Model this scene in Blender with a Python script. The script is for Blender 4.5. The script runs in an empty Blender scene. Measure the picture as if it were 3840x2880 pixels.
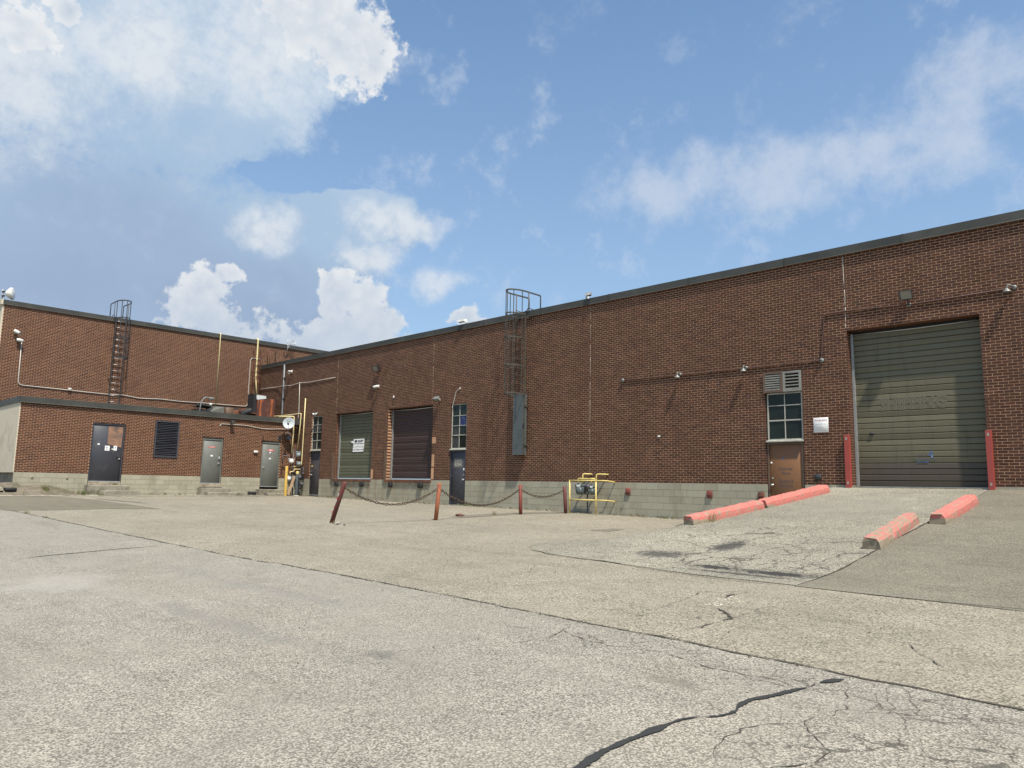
import bpy, bmesh, math, random
from mathutils import Vector, Matrix, noise
random.seed(11)
R_ = math.radians
sc = bpy.context.scene
col = sc.collection
# ------------------------------------------------------------------ camera
cam = bpy.data.cameras.new('camera'); camo = bpy.data.objects.new('camera', cam); col.objects.link(camo)
CAM = Vector((0.0, -19.8, 1.5))
CR = Vector((0.71262927, 0.7012857, 0.01891812)); CU = Vector((0.08125407, -0.10929339, 0.99068296)); CF = Vector((-0.69681942, 0.7044525, 0.13486799))
camo.matrix_world = Matrix(((CR.x, CU.x, -CF.x, CAM.x), (CR.y, CU.y, -CF.y, CAM.y), (CR.z, CU.z, -CF.z, CAM.z), (0, 0, 0, 1)))
cam.sensor_width = 36.0; cam.sensor_fit = 'HORIZONTAL'; cam.lens = 2828.28 / 3840 * 36
cam.clip_start = 0.05; cam.clip_end = 3000
sc.camera = camo
sc.render.resolution_x = 1024; sc.render.resolution_y = 768
sc.view_settings.view_transform = 'Standard'; sc.view_settings.look = 'None'
sc.view_settings.gamma = 1; sc.view_settings.use_curve_mapping = False
sc.view_settings.exposure = 0.35
sc.cycles.max_bounces = 5; sc.cycles.diffuse_bounces = 2; sc.cycles.glossy_bounces = 2; sc.cycles.transmission_bounces = 2; sc.cycles.caustics_reflective = False; sc.cycles.caustics_refractive = False
# ------------------------------------------------------------------ sun
SUN = Vector((2.27, -1.0, 4.73)).normalized()
sl = bpy.data.lights.new('sun', 'SUN'); sl.energy = 5.0; sl.angle = R_(1.6); sl.color = (1.0, 0.93, 0.82)
so = bpy.data.objects.new('sun', sl); col.objects.link(so); so.rotation_euler = SUN.to_track_quat('Z', 'Y').to_euler(); so.location = (10, -10, 30)
# ------------------------------------------------------------------ world: sky and clouds
wd = bpy.data.worlds.new('World'); sc.world = wd; wd.use_nodes = True
wd.cycles.sampling_method = 'MANUAL'; wd.cycles.sample_map_resolution = 512
class NT:
    """tiny helper for building node trees"""
    def __init__(s, nt): s.t = nt; s.n = nt.nodes; s.l = nt.links
    def node(s, typ, ins=None, **kw):
        n = s.n.new(typ)
        for k, v in kw.items(): setattr(n, k, v)
        if ins:
            for k, v in ins.items(): s.put(n.inputs[k], v)
        return n
    def put(s, sock, v):
        if isinstance(v, bpy.types.NodeSocket): s.l.new(v, sock)
        elif v is not None: sock.default_value = v
    def m(s, op, a, b=None, c=None, clamp=False):
        n = s.n.new('ShaderNodeMath'); n.operation = op; n.use_clamp = clamp
        s.put(n.inputs[0], a)
        if b is not None: s.put(n.inputs[1], b)
        if c is not None: s.put(n.inputs[2], c)
        return n.outputs[0]
    def vm(s, op, a, b=None, sc_=None):
        n = s.n.new('ShaderNodeVectorMath'); n.operation = op
        s.put(n.inputs[0], a)
        if b is not None: s.put(n.inputs[1], b)
        if sc_ is not None: s.put(n.inputs['Scale'], sc_)
        return n.outputs['Value'] if op in ('LENGTH', 'DOT_PRODUCT', 'DISTANCE') else n.outputs['Vector']
    def noise(s, vec, scale, detail=4, rough=0.55, dist=0.0, out='Fac', dim='3D'):
        n = s.node('ShaderNodeTexNoise', {'Vector': vec, 'Scale': scale, 'Detail': detail, 'Roughness': rough, 'Distortion': dist}, noise_dimensions=dim)
        return n.outputs[out]
    def sstep(s, v, a, b, lo=0.0, hi=1.0):
        n = s.node('ShaderNodeMapRange', {'Value': v, 'From Min': a, 'From Max': b, 'To Min': lo, 'To Max': hi}, interpolation_type='SMOOTHSTEP')
        return n.outputs[0]
    def lin(s, v, a, b, lo=0.0, hi=1.0):
        n = s.node('ShaderNodeMapRange', {'Value': v, 'From Min': a, 'From Max': b, 'To Min': lo, 'To Max': hi})
        return n.outputs[0]
    def mix(s, f, a, b, mode='MIX'):
        n = s.n.new('ShaderNodeMix'); n.data_type = 'RGBA'; n.blend_type = mode
        s.put(n.inputs[0], f)
        for sk, v in ((n.inputs[6], a), (n.inputs[7], b)):
            if isinstance(v, (tuple, list)): v = tuple(v) + (1.0,) if len(v) == 3 else v
            s.put(sk, v)
        return n.outputs[2]
w = NT(wd.node_tree); w.n.clear()
wout = w.n.new('ShaderNodeOutputWorld'); wbg = w.n.new('ShaderNodeBackground')
wbg.inputs['Strength'].default_value = 0.14
w.l.new(wbg.outputs[0], wout.inputs[0])
sky = w.node('ShaderNodeTexSky', sky_type='NISHITA', sun_disc=False, sun_elevation=math.asin(SUN.z), sun_rotation=math.atan2(SUN.x, SUN.y), altitude=100.0, air_density=1.0, dust_density=1.6, ozone_density=1.6)
tc = w.n.new('ShaderNodeTexCoord'); D = tc.outputs['Generated']
sx = w.node('ShaderNodeSeparateXYZ', {0: D})
az = w.m('ARCTAN2', sx.outputs[0], sx.outputs[1]); el = w.m('ARCSINE', sx.outputs[2])
P2 = w.node('ShaderNodeCombineXYZ', {0: az, 1: el, 2: 0.0}).outputs[0]
# stereographic picture of the sky dome: an even 2-D domain for the noise
inv = w.m('DIVIDE', 1.0, w.m('ADD', sx.outputs[2], 1.0))
Q = w.vm('MULTIPLY', w.vm('SCALE', D, sc_=inv), (1, 1, 0))
warp = w.vm('SUBTRACT', w.noise(Q, 11.0, 3, 0.6, out='Color', dim='2D'), (0.5, 0.5, 0.5))
PW = w.vm('ADD', P2, w.vm('SCALE', warp, sc_=0.085))
def blobs(vec, lst):
    out = None
    for (a, e, ra, re, rot) in lst:
        if abs(rot) < 0.2: q = w.vm('MULTIPLY', w.vm('SUBTRACT', vec, (a, e, 0)), (1 / ra, 1 / re, 1))
        else: q = w.node('ShaderNodeMapping', {'Vector': vec, 'Location': (a, e, 0), 'Rotation': (0, 0, rot), 'Scale': (ra, re, 1)}, vector_type='TEXTURE').outputs[0]
        f = w.vm('LENGTH', q)
        out = f if out is None else w.m('MINIMUM', out, f)
    return w.m('SUBTRACT', 1.0, out)
# cloud masses as (azimuth, elevation, radius, radius, turn) in radians; the sky behind the viewer carries similar ones
VEIL = [(-1.298, 0.463, 0.214, 0.124, 0.24), (-1.134, 0.528, 0.154, 0.097, 0.32), (-1.162, 0.451, 0.150, 0.066, 0.56), (-1.303, 0.252, 0.250, 0.137, 0.16), (-1.116, 0.289, 0.170, 0.062, 0.11), (-1.001, 0.335, 0.104, 0.046, 0.09), (-1.078, 0.223, 0.150, 0.052, 0.09), (-1.75, 0.45, 0.40, 0.28, 0.1), (2.3, 0.35, 0.35, 0.16, 0.1)]
GAP = [(-0.960, 0.425, 0.170, 0.042, 0.33), (-0.888, 0.473, 0.120, 0.061, 0.36), (-1.115, 0.385, 0.050, 0.013, 0.32)]
WISP = [(-0.454, 0.385, 0.25, 0.075, 0.19), (-0.233, 0.434, 0.17, 0.090, 0.30), (-0.574, 0.378, 0.15, 0.060, 0.11), (-0.310, 0.399, 0.19, 0.075, 0.15), (0.15, 0.5, 0.35, 0.14, 0.3), (3.0, 0.5, 0.4, 0.2, 0.1)]
DARK = [(-1.098, 0.262, 0.074, 0.034, 0.10), (-1.089, 0.211, 0.086, 0.035, 0.08), (-1.209, 0.210, 0.057, 0.033, 0.11), (-1.323, 0.217, 0.093, 0.047, 0.15), (-1.036, 0.209, 0.041, 0.024, 0.07), (-2.0, 0.25, 0.3, 0.09, 0.1)]
CUM = [(-1.029, 0.546, 0.086, 0.070, 0.13), (-1.076, 0.560, 0.087, 0.044, 0.15), (-1.002, 0.521, 0.048, 0.036, 0.11), (-1.398, 0.475, 0.040, 0.036, 0.10), (-1.355, 0.514, 0.024, 0.019, 0.10), (-1.170, 0.223, 0.038, 0.035, 0.11), (-1.198, 0.200, 0.036, 0.023, 0.11), (-1.147, 0.244, 0.017, 0.019, 0.11), (-1.162, 0.190, 0.073, 0.026, 0.09),
       (-1.008, 0.232, 0.042, 0.050, 0.07), (-1.030, 0.260, 0.019, 0.023, 0.08), (-0.978, 0.243, 0.032, 0.032, 0.07), (-0.950, 0.214, 0.043, 0.032, 0.05), (-0.928, 0.216, 0.021, 0.021, 0.05), (-1.012, 0.190, 0.122, 0.034, 0.06), (-1.087, 0.176, 0.065, 0.021, 0.07), (-0.842, 0.218, 0.032, 0.012, 0.17), (-1.800, 0.300, 0.120, 0.090, 0.00), (0.600, 0.220, 0.140, 0.060, 0.00), (1.500, 0.300, 0.140, 0.080, 0.10), (2.600, 0.250, 0.200, 0.100, 0.00)]
SOFT = [(-1.40, 0.435, 0.11, 0.10, 0.1), (-1.12, 0.535, 0.12, 0.085, 0.15), (-1.27, 0.50, 0.12, 0.06, 0.1), (-0.946, 0.334, 0.062, 0.031, -0.09), (-0.902, 0.325, 0.037, 0.018, 0.05), (-1.101, 0.313, 0.038, 0.025, 0.12), (-0.975, 0.290, 0.049, 0.022, 0.07), (-0.875, 0.272, 0.043, 0.022, -0.15)]
fine = w.noise(Q, 26.0, 8, 0.68, dim='2D')
broad = w.noise(Q, 3.1, 2, 0.55, dim='2D')
base_sky = w.mix(1.0, sky.outputs[0], (0.92, 1.06, 1.09), 'MULTIPLY')
base_sky = w.mix(w.sstep(el, 0.75, 0.02, 0.0, 0.55), base_sky, (2.05, 2.75, 3.75))
fdev = w.m('SUBTRACT', fine, 0.5)
ctex = w.m('SUBTRACT', w.noise(Q, 88.0, 6, 0.62, dim='2D'), 0.5)
# one broad thin sheet on the left: pale above, greyer blue towards its base
gap_f = w.m('ADD', blobs(PW, GAP), w.m('MULTIPLY', fdev, 0.35))
veil_f = w.m('SUBTRACT', w.m('ADD', blobs(PW, VEIL), w.m('ADD', w.m('MULTIPLY', fdev, 0.75), w.m('MULTIPLY', ctex, 0.35))), w.m('MULTIPLY', w.m('MAXIMUM', gap_f, 0.0), 1.6))
veil_a = w.m('MULTIPLY', w.sstep(veil_f, -0.16, 0.22), w.lin(fine, 0.3, 0.7, 0.86, 0.98))
veil_h = w.m('ADD', w.m('ADD', el, w.m('MULTIPLY', w.m('SUBTRACT', broad, 0.5), 0.35)), w.m('MULTIPLY', fdev, 0.10))
veil_c = w.mix(w.sstep(veil_h, 0.20, 0.36), (1.98, 2.58, 3.55), (2.3, 3.08, 4.05))
veil_c = w.mix(w.sstep(veil_h, 0.34, 0.56), veil_c, (2.75, 3.5, 4.35))
c = w.mix(veil_a, base_sky, veil_c)
# torn altocumulus to the right, and thin shreds everywhere
wn = w.noise(Q, 19.0, 7, 0.66, 0.0, dim='2D')
wisp_f = blobs(PW, WISP)
wisp_a = w.sstep(w.m('ADD', w.m('MULTIPLY', wisp_f, 0.8), w.m('MULTIPLY', w.m('SUBTRACT', wn, 0.5), 1.5)), 0.02, 0.85, 0.0, 0.66)
shred = w.m('MULTIPLY', w.sstep(wn, 0.52, 0.80), w.sstep(broad, 0.36, 0.6, 0.22, 0.50))
c = w.mix(w.m('MAXIMUM', wisp_a, shred), c, (3.55, 3.95, 4.55))
# shadowed cloud bases
dark_a = w.sstep(w.m('ADD', blobs(PW, DARK), w.m('MULTIPLY', fdev, 0.5)), -0.1, 0.9, 0.0, 0.55)
c = w.mix(dark_a, c, (1.82, 2.38, 3.32))
# billowing heads
bil = w.node('ShaderNodeTexVoronoi', {'Vector': w.vm('ADD', Q, w.vm('SCALE', warp, sc_=0.035)), 'Scale': 62.0, 'Randomness': 1.0}, voronoi_dimensions='2D').outputs['Distance']
cum_v = w.m('ADD', w.m('ADD', blobs(PW, CUM), w.m('MULTIPLY', w.m('SUBTRACT', 0.40, bil), 0.25)), w.m('ADD', w.m('MULTIPLY', fdev, 0.9), w.m('MULTIPLY', ctex, 1.0)))
soft_v = w.m('ADD', blobs(PW, SOFT), w.m('ADD', w.m('MULTIPLY', fdev, 1.1), w.m('MULTIPLY', ctex, 0.5)))
cum_a = w.m('MAXIMUM', w.sstep(cum_v, 0.02, 0.34), w.sstep(soft_v, -0.25, 0.85, 0.0, 0.70))
cum_s = w.m('ADD', w.m('ADD', w.m('MULTIPLY', w.m('SUBTRACT', 0.42, bil), 0.45), w.m('MULTIPLY', w.m('ADD', fdev, ctex), 0.9)), w.sstep(cum_v, 0.0, 0.8, 0.95, 0.60), clamp=True)
cum_s = w.m('MULTIPLY', cum_s, w.sstep(w.m('ADD', el, w.m('MULTIPLY', fdev, 0.06)), 0.15, 0.30, 0.30, 1.0))
c = w.mix(w.m('MULTIPLY', cum_a, 0.94), c, w.mix(cum_s, (2.75, 3.25, 3.95), (4.75, 4.85, 4.95)))
w.l.new(c, wbg.inputs[0])
# ------------------------------------------------------------------ mesh helpers
def FW(u, d, z): return (u, d, z)
def FL(u, d, z): return (u, -d, z)                 # long wall, y = 0, faces -y
def FA(u, d, z): return (-35.0 + d, u, z)          # annex wall, x = -35, faces +x
def FU(u, d, z): return (-39.5 + d, u, z)          # tall wall, x = -39.5, faces +x
def wloc(o):
    v = Vector((0, 0, 0))
    while o is not None: v = v + o.location; o = o.parent
    return v
def tag(o, label=None, cat=None, group=None, kind=None):
    if label: o['label'] = label
    if cat: o['category'] = cat
    if group: o['group'] = group
    if kind: o['kind'] = kind
    return o
def thing(name, label, cat, loc=(0, 0, 0), group=None):
    o = bpy.data.objects.new(name, None); o.empty_display_size = 0.2; col.objects.link(o); o.location = loc
    return tag(o, label, cat, group)
class MB:
    def __init__(s, fr=FW): s.v = []; s.f = []; s.fr = fr; s.sm = []
    def add(s, vs, fs, smooth=False):
        b = len(s.v); s.v += [s.fr(*p) for p in vs]
        for f in fs: s.f.append([b + i for i in f]); s.sm.append(smooth)
        return s
    def box(s, u0, u1, d0, d1, z0, z1):
        vs = [(u0, d0, z0), (u1, d0, z0), (u1, d1, z0), (u0, d1, z0), (u0, d0, z1), (u1, d0, z1), (u1, d1, z1), (u0, d1, z1)]
        return s.add(vs, [(0, 3, 2, 1), (4, 5, 6, 7), (0, 1, 5, 4), (1, 2, 6, 5), (2, 3, 7, 6), (3, 0, 4, 7)])
    def hexa(s, vs): return s.add(vs, [(0, 3, 2, 1), (4, 5, 6, 7), (0, 1, 5, 4), (1, 2, 6, 5), (2, 3, 7, 6), (3, 0, 4, 7)])
    def rbox(s, u0, u1, d0, d1, z0, z1, r=0.01, seg=2, taper=1.0):
        bm = bmesh.new(); bmesh.ops.create_cube(bm, size=1.0)
        cu, cd, cz = (u0 + u1) / 2, (d0 + d1) / 2, (z0 + z1) / 2
        for v in bm.verts:
            t = taper if v.co.z < 0 else 1.0
            v.co = Vector((cu + v.co.x * (u1 - u0) * t, cd + v.co.y * (d1 - d0) * t, cz + v.co.z * (z1 - z0)))
        bmesh.ops.bevel(bm, geom=list(bm.edges), offset=r, segments=seg, profile=0.5, affect='EDGES')
        bm.verts.ensure_lookup_table(); bm.verts.index_update()
        s.add([tuple(v.co) for v in bm.verts], [[v.index for v in f.verts] for f in bm.faces], True); bm.free()
        return s
    def prof(s, pts, u0, u1):
        """closed profile of (d, z) points swept along u"""
        n = len(pts); vs = [(u0, d, z) for d, z in pts] + [(u1, d, z) for d, z in pts]
        fs = [(i, (i + 1) % n, n + (i + 1) % n, n + i) for i in range(n)] + [tuple(range(n - 1, -1, -1)), tuple(range(n, 2 * n))]
        return s.add(vs, fs)
    def tube(s, path, r, n=8, cap=True, smooth=True):
        P = [Vector(p) for p in path]; m = len(P); rs = r if isinstance(r, (list, tuple)) else [r] * m
        tan = []
        for i in range(m):
            a = P[max(i - 1, 0)]; b = P[min(i + 1, m - 1)]
            d1 = (P[i] - a).normalized() if i > 0 else Vector((0, 0, 0)); d2 = (b - P[i]).normalized() if i < m - 1 else Vector((0, 0, 0))
            t = (d1 + d2); tan.append(t.normalized() if t.length > 1e-6 else (d1 if d1.length else d2))
        ref = Vector((0, 0, 1)) if abs(tan[0].z) < 0.9 else Vector((1, 0, 0))
        nx = tan[0].cross(ref).normalized(); vs = []
        for i in range(m):
            nx = (nx - tan[i] * nx.dot(tan[i])).normalized(); ny = tan[i].cross(nx)
            k = 1.0
            if 0 < i < m - 1:
                cs = max(0.5, (P[i + 1] - P[i]).normalized().dot(tan[i])); k = 1.0 / cs if False else 1.0
            for j in range(n):
                an = 2 * math.pi * j / n; vs.append(tuple(P[i] + (nx * math.cos(an) + ny * math.sin(an)) * rs[i] * k))
        fs = [(i * n + j, i * n + (j + 1) % n, (i + 1) * n + (j + 1) % n, (i + 1) * n + j) for i in range(m - 1) for j in range(n)]
        s.add(vs, fs, smooth)
        if cap: s.add(vs[:n], [tuple(range(n - 1, -1, -1))]); s.add(vs[-n:], [tuple(range(n))])
        return s
    def lathe(s, pr, org, axis=(0, 0, 1), n=16, smooth=True):
        """pr = list of (radius, height along axis)"""
        A = Vector(axis).normalized(); ref = Vector((0, 0, 1)) if abs(A.z) < 0.9 else Vector((1, 0, 0))
        X = A.cross(ref).normalized(); Y = A.cross(X); O = Vector(org); vs = []
        for r, h in pr:
            for j in range(n):
                an = 2 * math.pi * j / n; vs.append(tuple(O + A * h + (X * math.cos(an) + Y * math.sin(an)) * r))
        fs = [(i * n + j, i * n + (j + 1) % n, (i + 1) * n + (j + 1) % n, (i + 1) * n + j) for i in range(len(pr) - 1) for j in range(n)]
        return s.add(vs, fs, smooth)
    def build(s, name, m, parent=None, kind=None, recalc=True):
        off = wloc(parent) if parent is not None else Vector((0, 0, 0))
        me = bpy.data.meshes.new(name); me.from_pydata([(x - off.x, y - off.y, z - off.z) for x, y, z in s.v], [], s.f)
        me.polygons.foreach_set('use_smooth', s.sm)
        if recalc:
            bm = bmesh.new(); bm.from_mesh(me); bmesh.ops.remove_doubles(bm, verts=bm.verts, dist=1e-5); bmesh.ops.recalc_face_normals(bm, faces=bm.faces); bm.to_mesh(me); bm.free()
        me.update(); me.materials.append(m)
        o = bpy.data.objects.new(name, me); col.objects.link(o); o.parent = parent
        if kind: o['kind'] = kind
        return o
    def solo(s, name, m, label, cat, group=None, org=None):
        """a thing that is one mesh, its origin at org (default: its lowest centre)"""
        if org is None:
            xs = [p[0] for p in s.v]; ys = [p[1] for p in s.v]; zs = [p[2] for p in s.v]
            org = ((min(xs) + max(xs)) / 2, (min(ys) + max(ys)) / 2, min(zs))
        s.v = [(x - org[0], y - org[1], z - org[2]) for x, y, z in s.v]
        o = s.build(name, m); o.location = org
        return tag(o, label, cat, group)
def smoothpath(pts, n=5, r=0.25):
    """round off the corners of a polyline"""
    P = [Vector(p) for p in pts]; out = [P[0]]
    for i in range(1, len(P) - 1):
        a, b, c_ = P[i - 1], P[i], P[i + 1]
        k = min(r, (b - a).length * 0.45, (c_ - b).length * 0.45)
        p0 = b + (a - b).normalized() * k; p1 = b + (c_ - b).normalized() * k
        for j in range(n + 1):
            t = j / n; out.append(p0 * (1 - t) ** 2 + b * 2 * t * (1 - t) + p1 * t * t)
    out.append(P[-1]); return [tuple(p) for p in out]
def frpath(fr, pts): return [fr(*p) for p in pts]
def text(body, size, fr, u, d, z, m, parent, name='lettering', sx_=1.0, shear=0.0, thin=0.0):
    cu = bpy.data.curves.new(name, 'FONT'); cu.body = body; cu.size = size; cu.align_x = 'CENTER'; cu.align_y = 'CENTER'; cu.offset = thin; cu.shear = shear; cu.resolution_u = 2
    to = bpy.data.objects.new('tmp', cu); me = bpy.data.meshes.new_from_object(to)
    bpy.data.objects.remove(to); bpy.data.curves.remove(cu)
    off = wloc(parent)
    for v in me.vertices:
        p = Vector(fr(u + v.co.x * sx_, d, z + v.co.y)) - off; v.co = p
    me.name = name; me.materials.clear(); me.materials.append(m)
    o = bpy.data.objects.new(name, me); col.objects.link(o); o.parent = parent
    return o
# ------------------------------------------------------------------ materials
def new_mat(name):
    m = bpy.data.materials.new(name); m.use_nodes = True; t = NT(m.node_tree); t.n.clear()
    o = t.n.new('ShaderNodeOutputMaterial'); b = t.n.new('ShaderNodeBsdfPrincipled'); t.l.new(b.outputs[0], o.inputs[0])
    return m, t, b
def geopos(t): return t.n.new('ShaderNodeNewGeometry').outputs['Position']
def bump(t, b, h, strength=0.3, dist=0.01):
    n = t.node('ShaderNodeBump', {'Height': h, 'Strength': strength, 'Distance': dist}); t.l.new(n.outputs[0], b.inputs['Normal'])
def pm(name, colr, rough=0.6, metal=0.0, var=0.12, scale=6.0, dirt=None, dirt_amt=0.35, dirt_scale=1.5, bump_s=0.15, bump_scale=40.0, coat=0.0):
    """painted / weathered surface: mottled colour, patches of dirt or rust, fine relief"""
    m, t, b = new_mat(name); p = geopos(t)
    n1 = t.noise(p, scale, 5, 0.6)
    c0 = t.mix(n1, tuple(x * (1 - var) for x in colr), tuple(min(1, x * (1 + var)) for x in colr))
    if dirt:
        f = t.sstep(t.noise(p, dirt_scale, 8, 0.68, 0.4), 0.62 - dirt_amt * 0.35, 0.80 - dirt_amt * 0.3)
        c0 = t.mix(t.m('MULTIPLY', f, 0.85), c0, dirt)
    t.l.new(c0, b.inputs['Base Color'])
    t.put(b.inputs['Roughness'], t.lin(n1, 0.3, 0.7, max(0.05, rough - 0.1), min(1, rough + 0.1))); b.inputs['Metallic'].default_value = metal
    if coat: b.inputs['Coat Weight'].default_value = coat
    if bump_s: bump(t, b, t.noise(p, bump_scale, 4, 0.6), bump_s, 0.004)
    return m
def brick_mat():
    m, t, b = new_mat('brick_clay'); p = geopos(t)
    s = t.node('ShaderNodeSeparateXYZ', {0: p})
    row = t.m('FLOOR', t.m('DIVIDE', t.m('SUBTRACT', s.outputs[2], 1.698), 0.067733))
    par = t.m('MULTIPLY', t.m('MODULO', t.m('ADD', row, 400.0), 2.0), 0.5)
    u = t.m('ADD', s.outputs[0], s.outputs[1])
    cx = t.m('FLOOR', t.m('ADD', t.m('DIVIDE', u, 0.2032), par))
    cell = t.node('ShaderNodeCombineXYZ', {0: cx, 1: row, 2: 3.0}).outputs[0]
    wn_ = t.node('ShaderNodeTexWhiteNoise', {'Vector': cell}, noise_dimensions='3D')
    r1 = wn_.outputs['Value']; r2 = t.node('ShaderNodeSeparateColor', {0: wn_.outputs['Color']}).outputs[1]
    cr = t.n.new('ShaderNodeValToRGB'); t.l.new(r1, cr.inputs[0])
    els = cr.color_ramp.elements; els[0].position = 0.0; els[0].color = (0.035, 0.0128, 0.0066, 1); els[1].position = 1.0; els[1].color = (0.100, 0.036, 0.0180, 1)
    for q, c_ in ((0.25, (0.053, 0.0208, 0.0108, 1)), (0.55, (0.071, 0.0242, 0.0122, 1)), (0.8, (0.075, 0.0305, 0.0152, 1))):
        e = els.new(q); e.color = c_
    big = t.noise(p, 0.35, 4, 0.6)
    c0 = t.mix(t.lin(big, 0.35, 0.65, 0.0, 0.75), cr.outputs[0], (0.066, 0.0225, 0.0105))
    grain = t.noise(p, 55.0, 4, 0.65)
    c0 = t.mix(1.0, c0, t.mix(grain, (0.72, 0.72, 0.72), (1.22, 1.22, 1.22)), 'MULTIPLY')
    # soot and water stains
    st = t.node('ShaderNodeMapping', {'Vector': p, 'Scale': (1.6, 1.6, 0.22)}).outputs[0]
    soot = t.sstep(t.noise(st, 1.0, 6, 0.6), 0.60, 0.78)
    c0 = t.mix(t.m('MULTIPLY', soot, 0.6), c0, (0.032, 0.017, 0.012))
    zz = s.outputs[2]
    drip = t.m('MULTIPLY', t.sstep(t.noise(t.vm('MULTIPLY', p, (3.2, 3.2, 0.12)), 1.0, 5, 0.65), 0.52, 0.72), t.sstep(t.m('ADD', zz, t.m('MULTIPLY', big, 3.0)), 7.2, 9.4))
    c0 = t.mix(t.m('MULTIPLY', drip, 0.5), c0, (0.030, 0.017, 0.012))
    lime = t.m('MULTIPLY', t.sstep(t.noise(p, 0.8, 6, 0.65), 0.60, 0.80), t.sstep(t.noise(p, 9.0, 5, 0.6), 0.45, 0.75))
    c0 = t.mix(t.m('MULTIPLY', lime, 0.45), c0, (0.26, 0.20, 0.155))
    t.l.new(c0, b.inputs['Base Color'])
    t.put(b.inputs['Roughness'], t.lin(r2, 0, 1, 0.72, 0.92))
    bump(t, b, grain, 0.35, 0.004)
    return m
M = {}
M['brick'] = brick_mat()
M['mortar'] = pm('mortar', (0.54, 0.305, 0.17), 0.95, var=0.15, scale=14, dirt=(0.41, 0.23, 0.13), dirt_amt=0.5, dirt_scale=0.9, bump_s=0.4, bump_scale=90)
def block_mat():
    m, t, b = new_mat('concrete_block'); p = geopos(t)
    s = t.node('ShaderNodeSeparateXYZ', {0: p})
    row = t.m('FLOOR', t.m('DIVIDE', t.m('SUBTRACT', s.outputs[2], 1.699), 0.2032)); u = t.m('ADD', s.outputs[0], s.outputs[1])
    par = t.m('MULTIPLY', t.m('MODULO', t.m('ADD', row, 400.0), 2.0), 0.5)
    cx = t.m('FLOOR', t.m('ADD', t.m('DIVIDE', u, 0.4064), par))
    wn_ = t.node('ShaderNodeTexWhiteNoise', {'Vector': t.node('ShaderNodeCombineXYZ', {0: cx, 1: row, 2: 1.0}).outputs[0]}, noise_dimensions='3D')
    c0 = t.mix(wn_.outputs['Value'], (0.315, 0.292, 0.215), (0.375, 0.350, 0.260))
    st = t.node('ShaderNodeMapping', {'Vector': p, 'Scale': (2.0, 2.0, 0.5)}).outputs[0]
    c0 = t.mix(t.m('MULTIPLY', t.sstep(t.noise(st, 0.9, 7, 0.65), 0.50, 0.75), 0.6), c0, (0.17, 0.15, 0.10))
    c0 = t.mix(t.m('MULTIPLY', t.sstep(t.noise(p, 2.6, 8, 0.7), 0.58, 0.75), 0.55), c0, (0.14, 0.128, 0.095))
    # rust-brown runs under the docks
    dk = t.m('MULTIPLY', t.sstep(s.outputs[0], -32.5, -31.0), t.sstep(s.outputs[0], -23.6, -25.0))
    c0 = t.mix(t.m('MULTIPLY', t.m('MULTIPLY', dk, t.sstep(t.noise(st, 1.9, 6, 0.6), 0.42, 0.70)), 0.55), c0, (0.255, 0.185, 0.095))
    g = t.noise(p, 70.0, 4, 0.6)
    c0 = t.mix(1.0, c0, t.mix(g, (0.82, 0.82, 0.82), (1.15, 1.15, 1.15)), 'MULTIPLY')
    t.l.new(c0, b.inputs['Base Color']); b.inputs['Roughness'].default_value = 0.92; bump(t, b, g, 0.4, 0.004)
    return m
M['block'] = block_mat()
M['block_joint'] = pm('block_joint', (0.215, 0.197, 0.148), 0.95, bump_s=0.3)
M['flash'] = pm('dark_flashing', (0.040, 0.041, 0.034), 0.62, 0.0, var=0.2, scale=1.5, dirt=(0.062, 0.062, 0.053), dirt_amt=0.5, dirt_scale=0.6, bump_s=0.05, bump_scale=3)
def tint_by_object(m, amt):
    t = NT(m.node_tree); b = [n for n in t.n if n.type == 'BSDF_PRINCIPLED'][0]; src_ = b.inputs['Base Color'].links[0].from_socket
    r = t.n.new('ShaderNodeObjectInfo').outputs['Random']; g = t.lin(r, 0, 1, 1 - amt, 1 + amt)
    t.l.new(t.mix(1.0, src_, t.node('ShaderNodeCombineColor', {0: g, 1: g, 2: g}).outputs[0], 'MULTIPLY'), b.inputs['Base Color'])
tint_by_object(M['flash'], 0.22)
M['roof'] = pm('roof_membrane', (0.12, 0.115, 0.105), 0.9)
M['beige'] = pm('beige_stucco', (0.56, 0.50, 0.38), 0.9, var=0.06, dirt=(0.42, 0.37, 0.28), dirt_amt=0.3, bump_s=0.3, bump_scale=60)
M['concrete'] = pm('weathered_concrete', (0.25, 0.228, 0.175), 0.92, var=0.2, scale=9, dirt=(0.145, 0.128, 0.095), dirt_amt=0.5, dirt_scale=2.5, bump_s=0.6, bump_scale=35)
M['rough_concrete'] = pm('broken_concrete', (0.36, 0.31, 0.23), 0.95, var=0.3, scale=12, dirt=(0.16, 0.12, 0.08), dirt_amt=0.55, dirt_scale=4, bump_s=0.9, bump_scale=30)
M['navy'] = pm('navy_grey_paint', (0.044, 0.045, 0.055), 0.5, var=0.12, scale=2.5, dirt=(0.085, 0.083, 0.085), dirt_amt=0.25, dirt_scale=1.8)
M['navy_old'] = pm('faded_navy_paint', (0.052, 0.046, 0.050), 0.6, var=0.15, scale=2.5, dirt=(0.12, 0.092, 0.088), dirt_amt=0.3, dirt_scale=1.6)
M['grey_door'] = pm('grey_door_paint', (0.155, 0.160, 0.142), 0.5, var=0.08, scale=1.5, dirt=(0.12, 0.125, 0.112), dirt_amt=0.45, dirt_scale=1.2)
M['brown_door'] = pm('brown_door_paint', (0.190, 0.088, 0.034), 0.55, var=0.08, scale=1.5, dirt=(0.17, 0.095, 0.05), dirt_amt=0.3)
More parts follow.
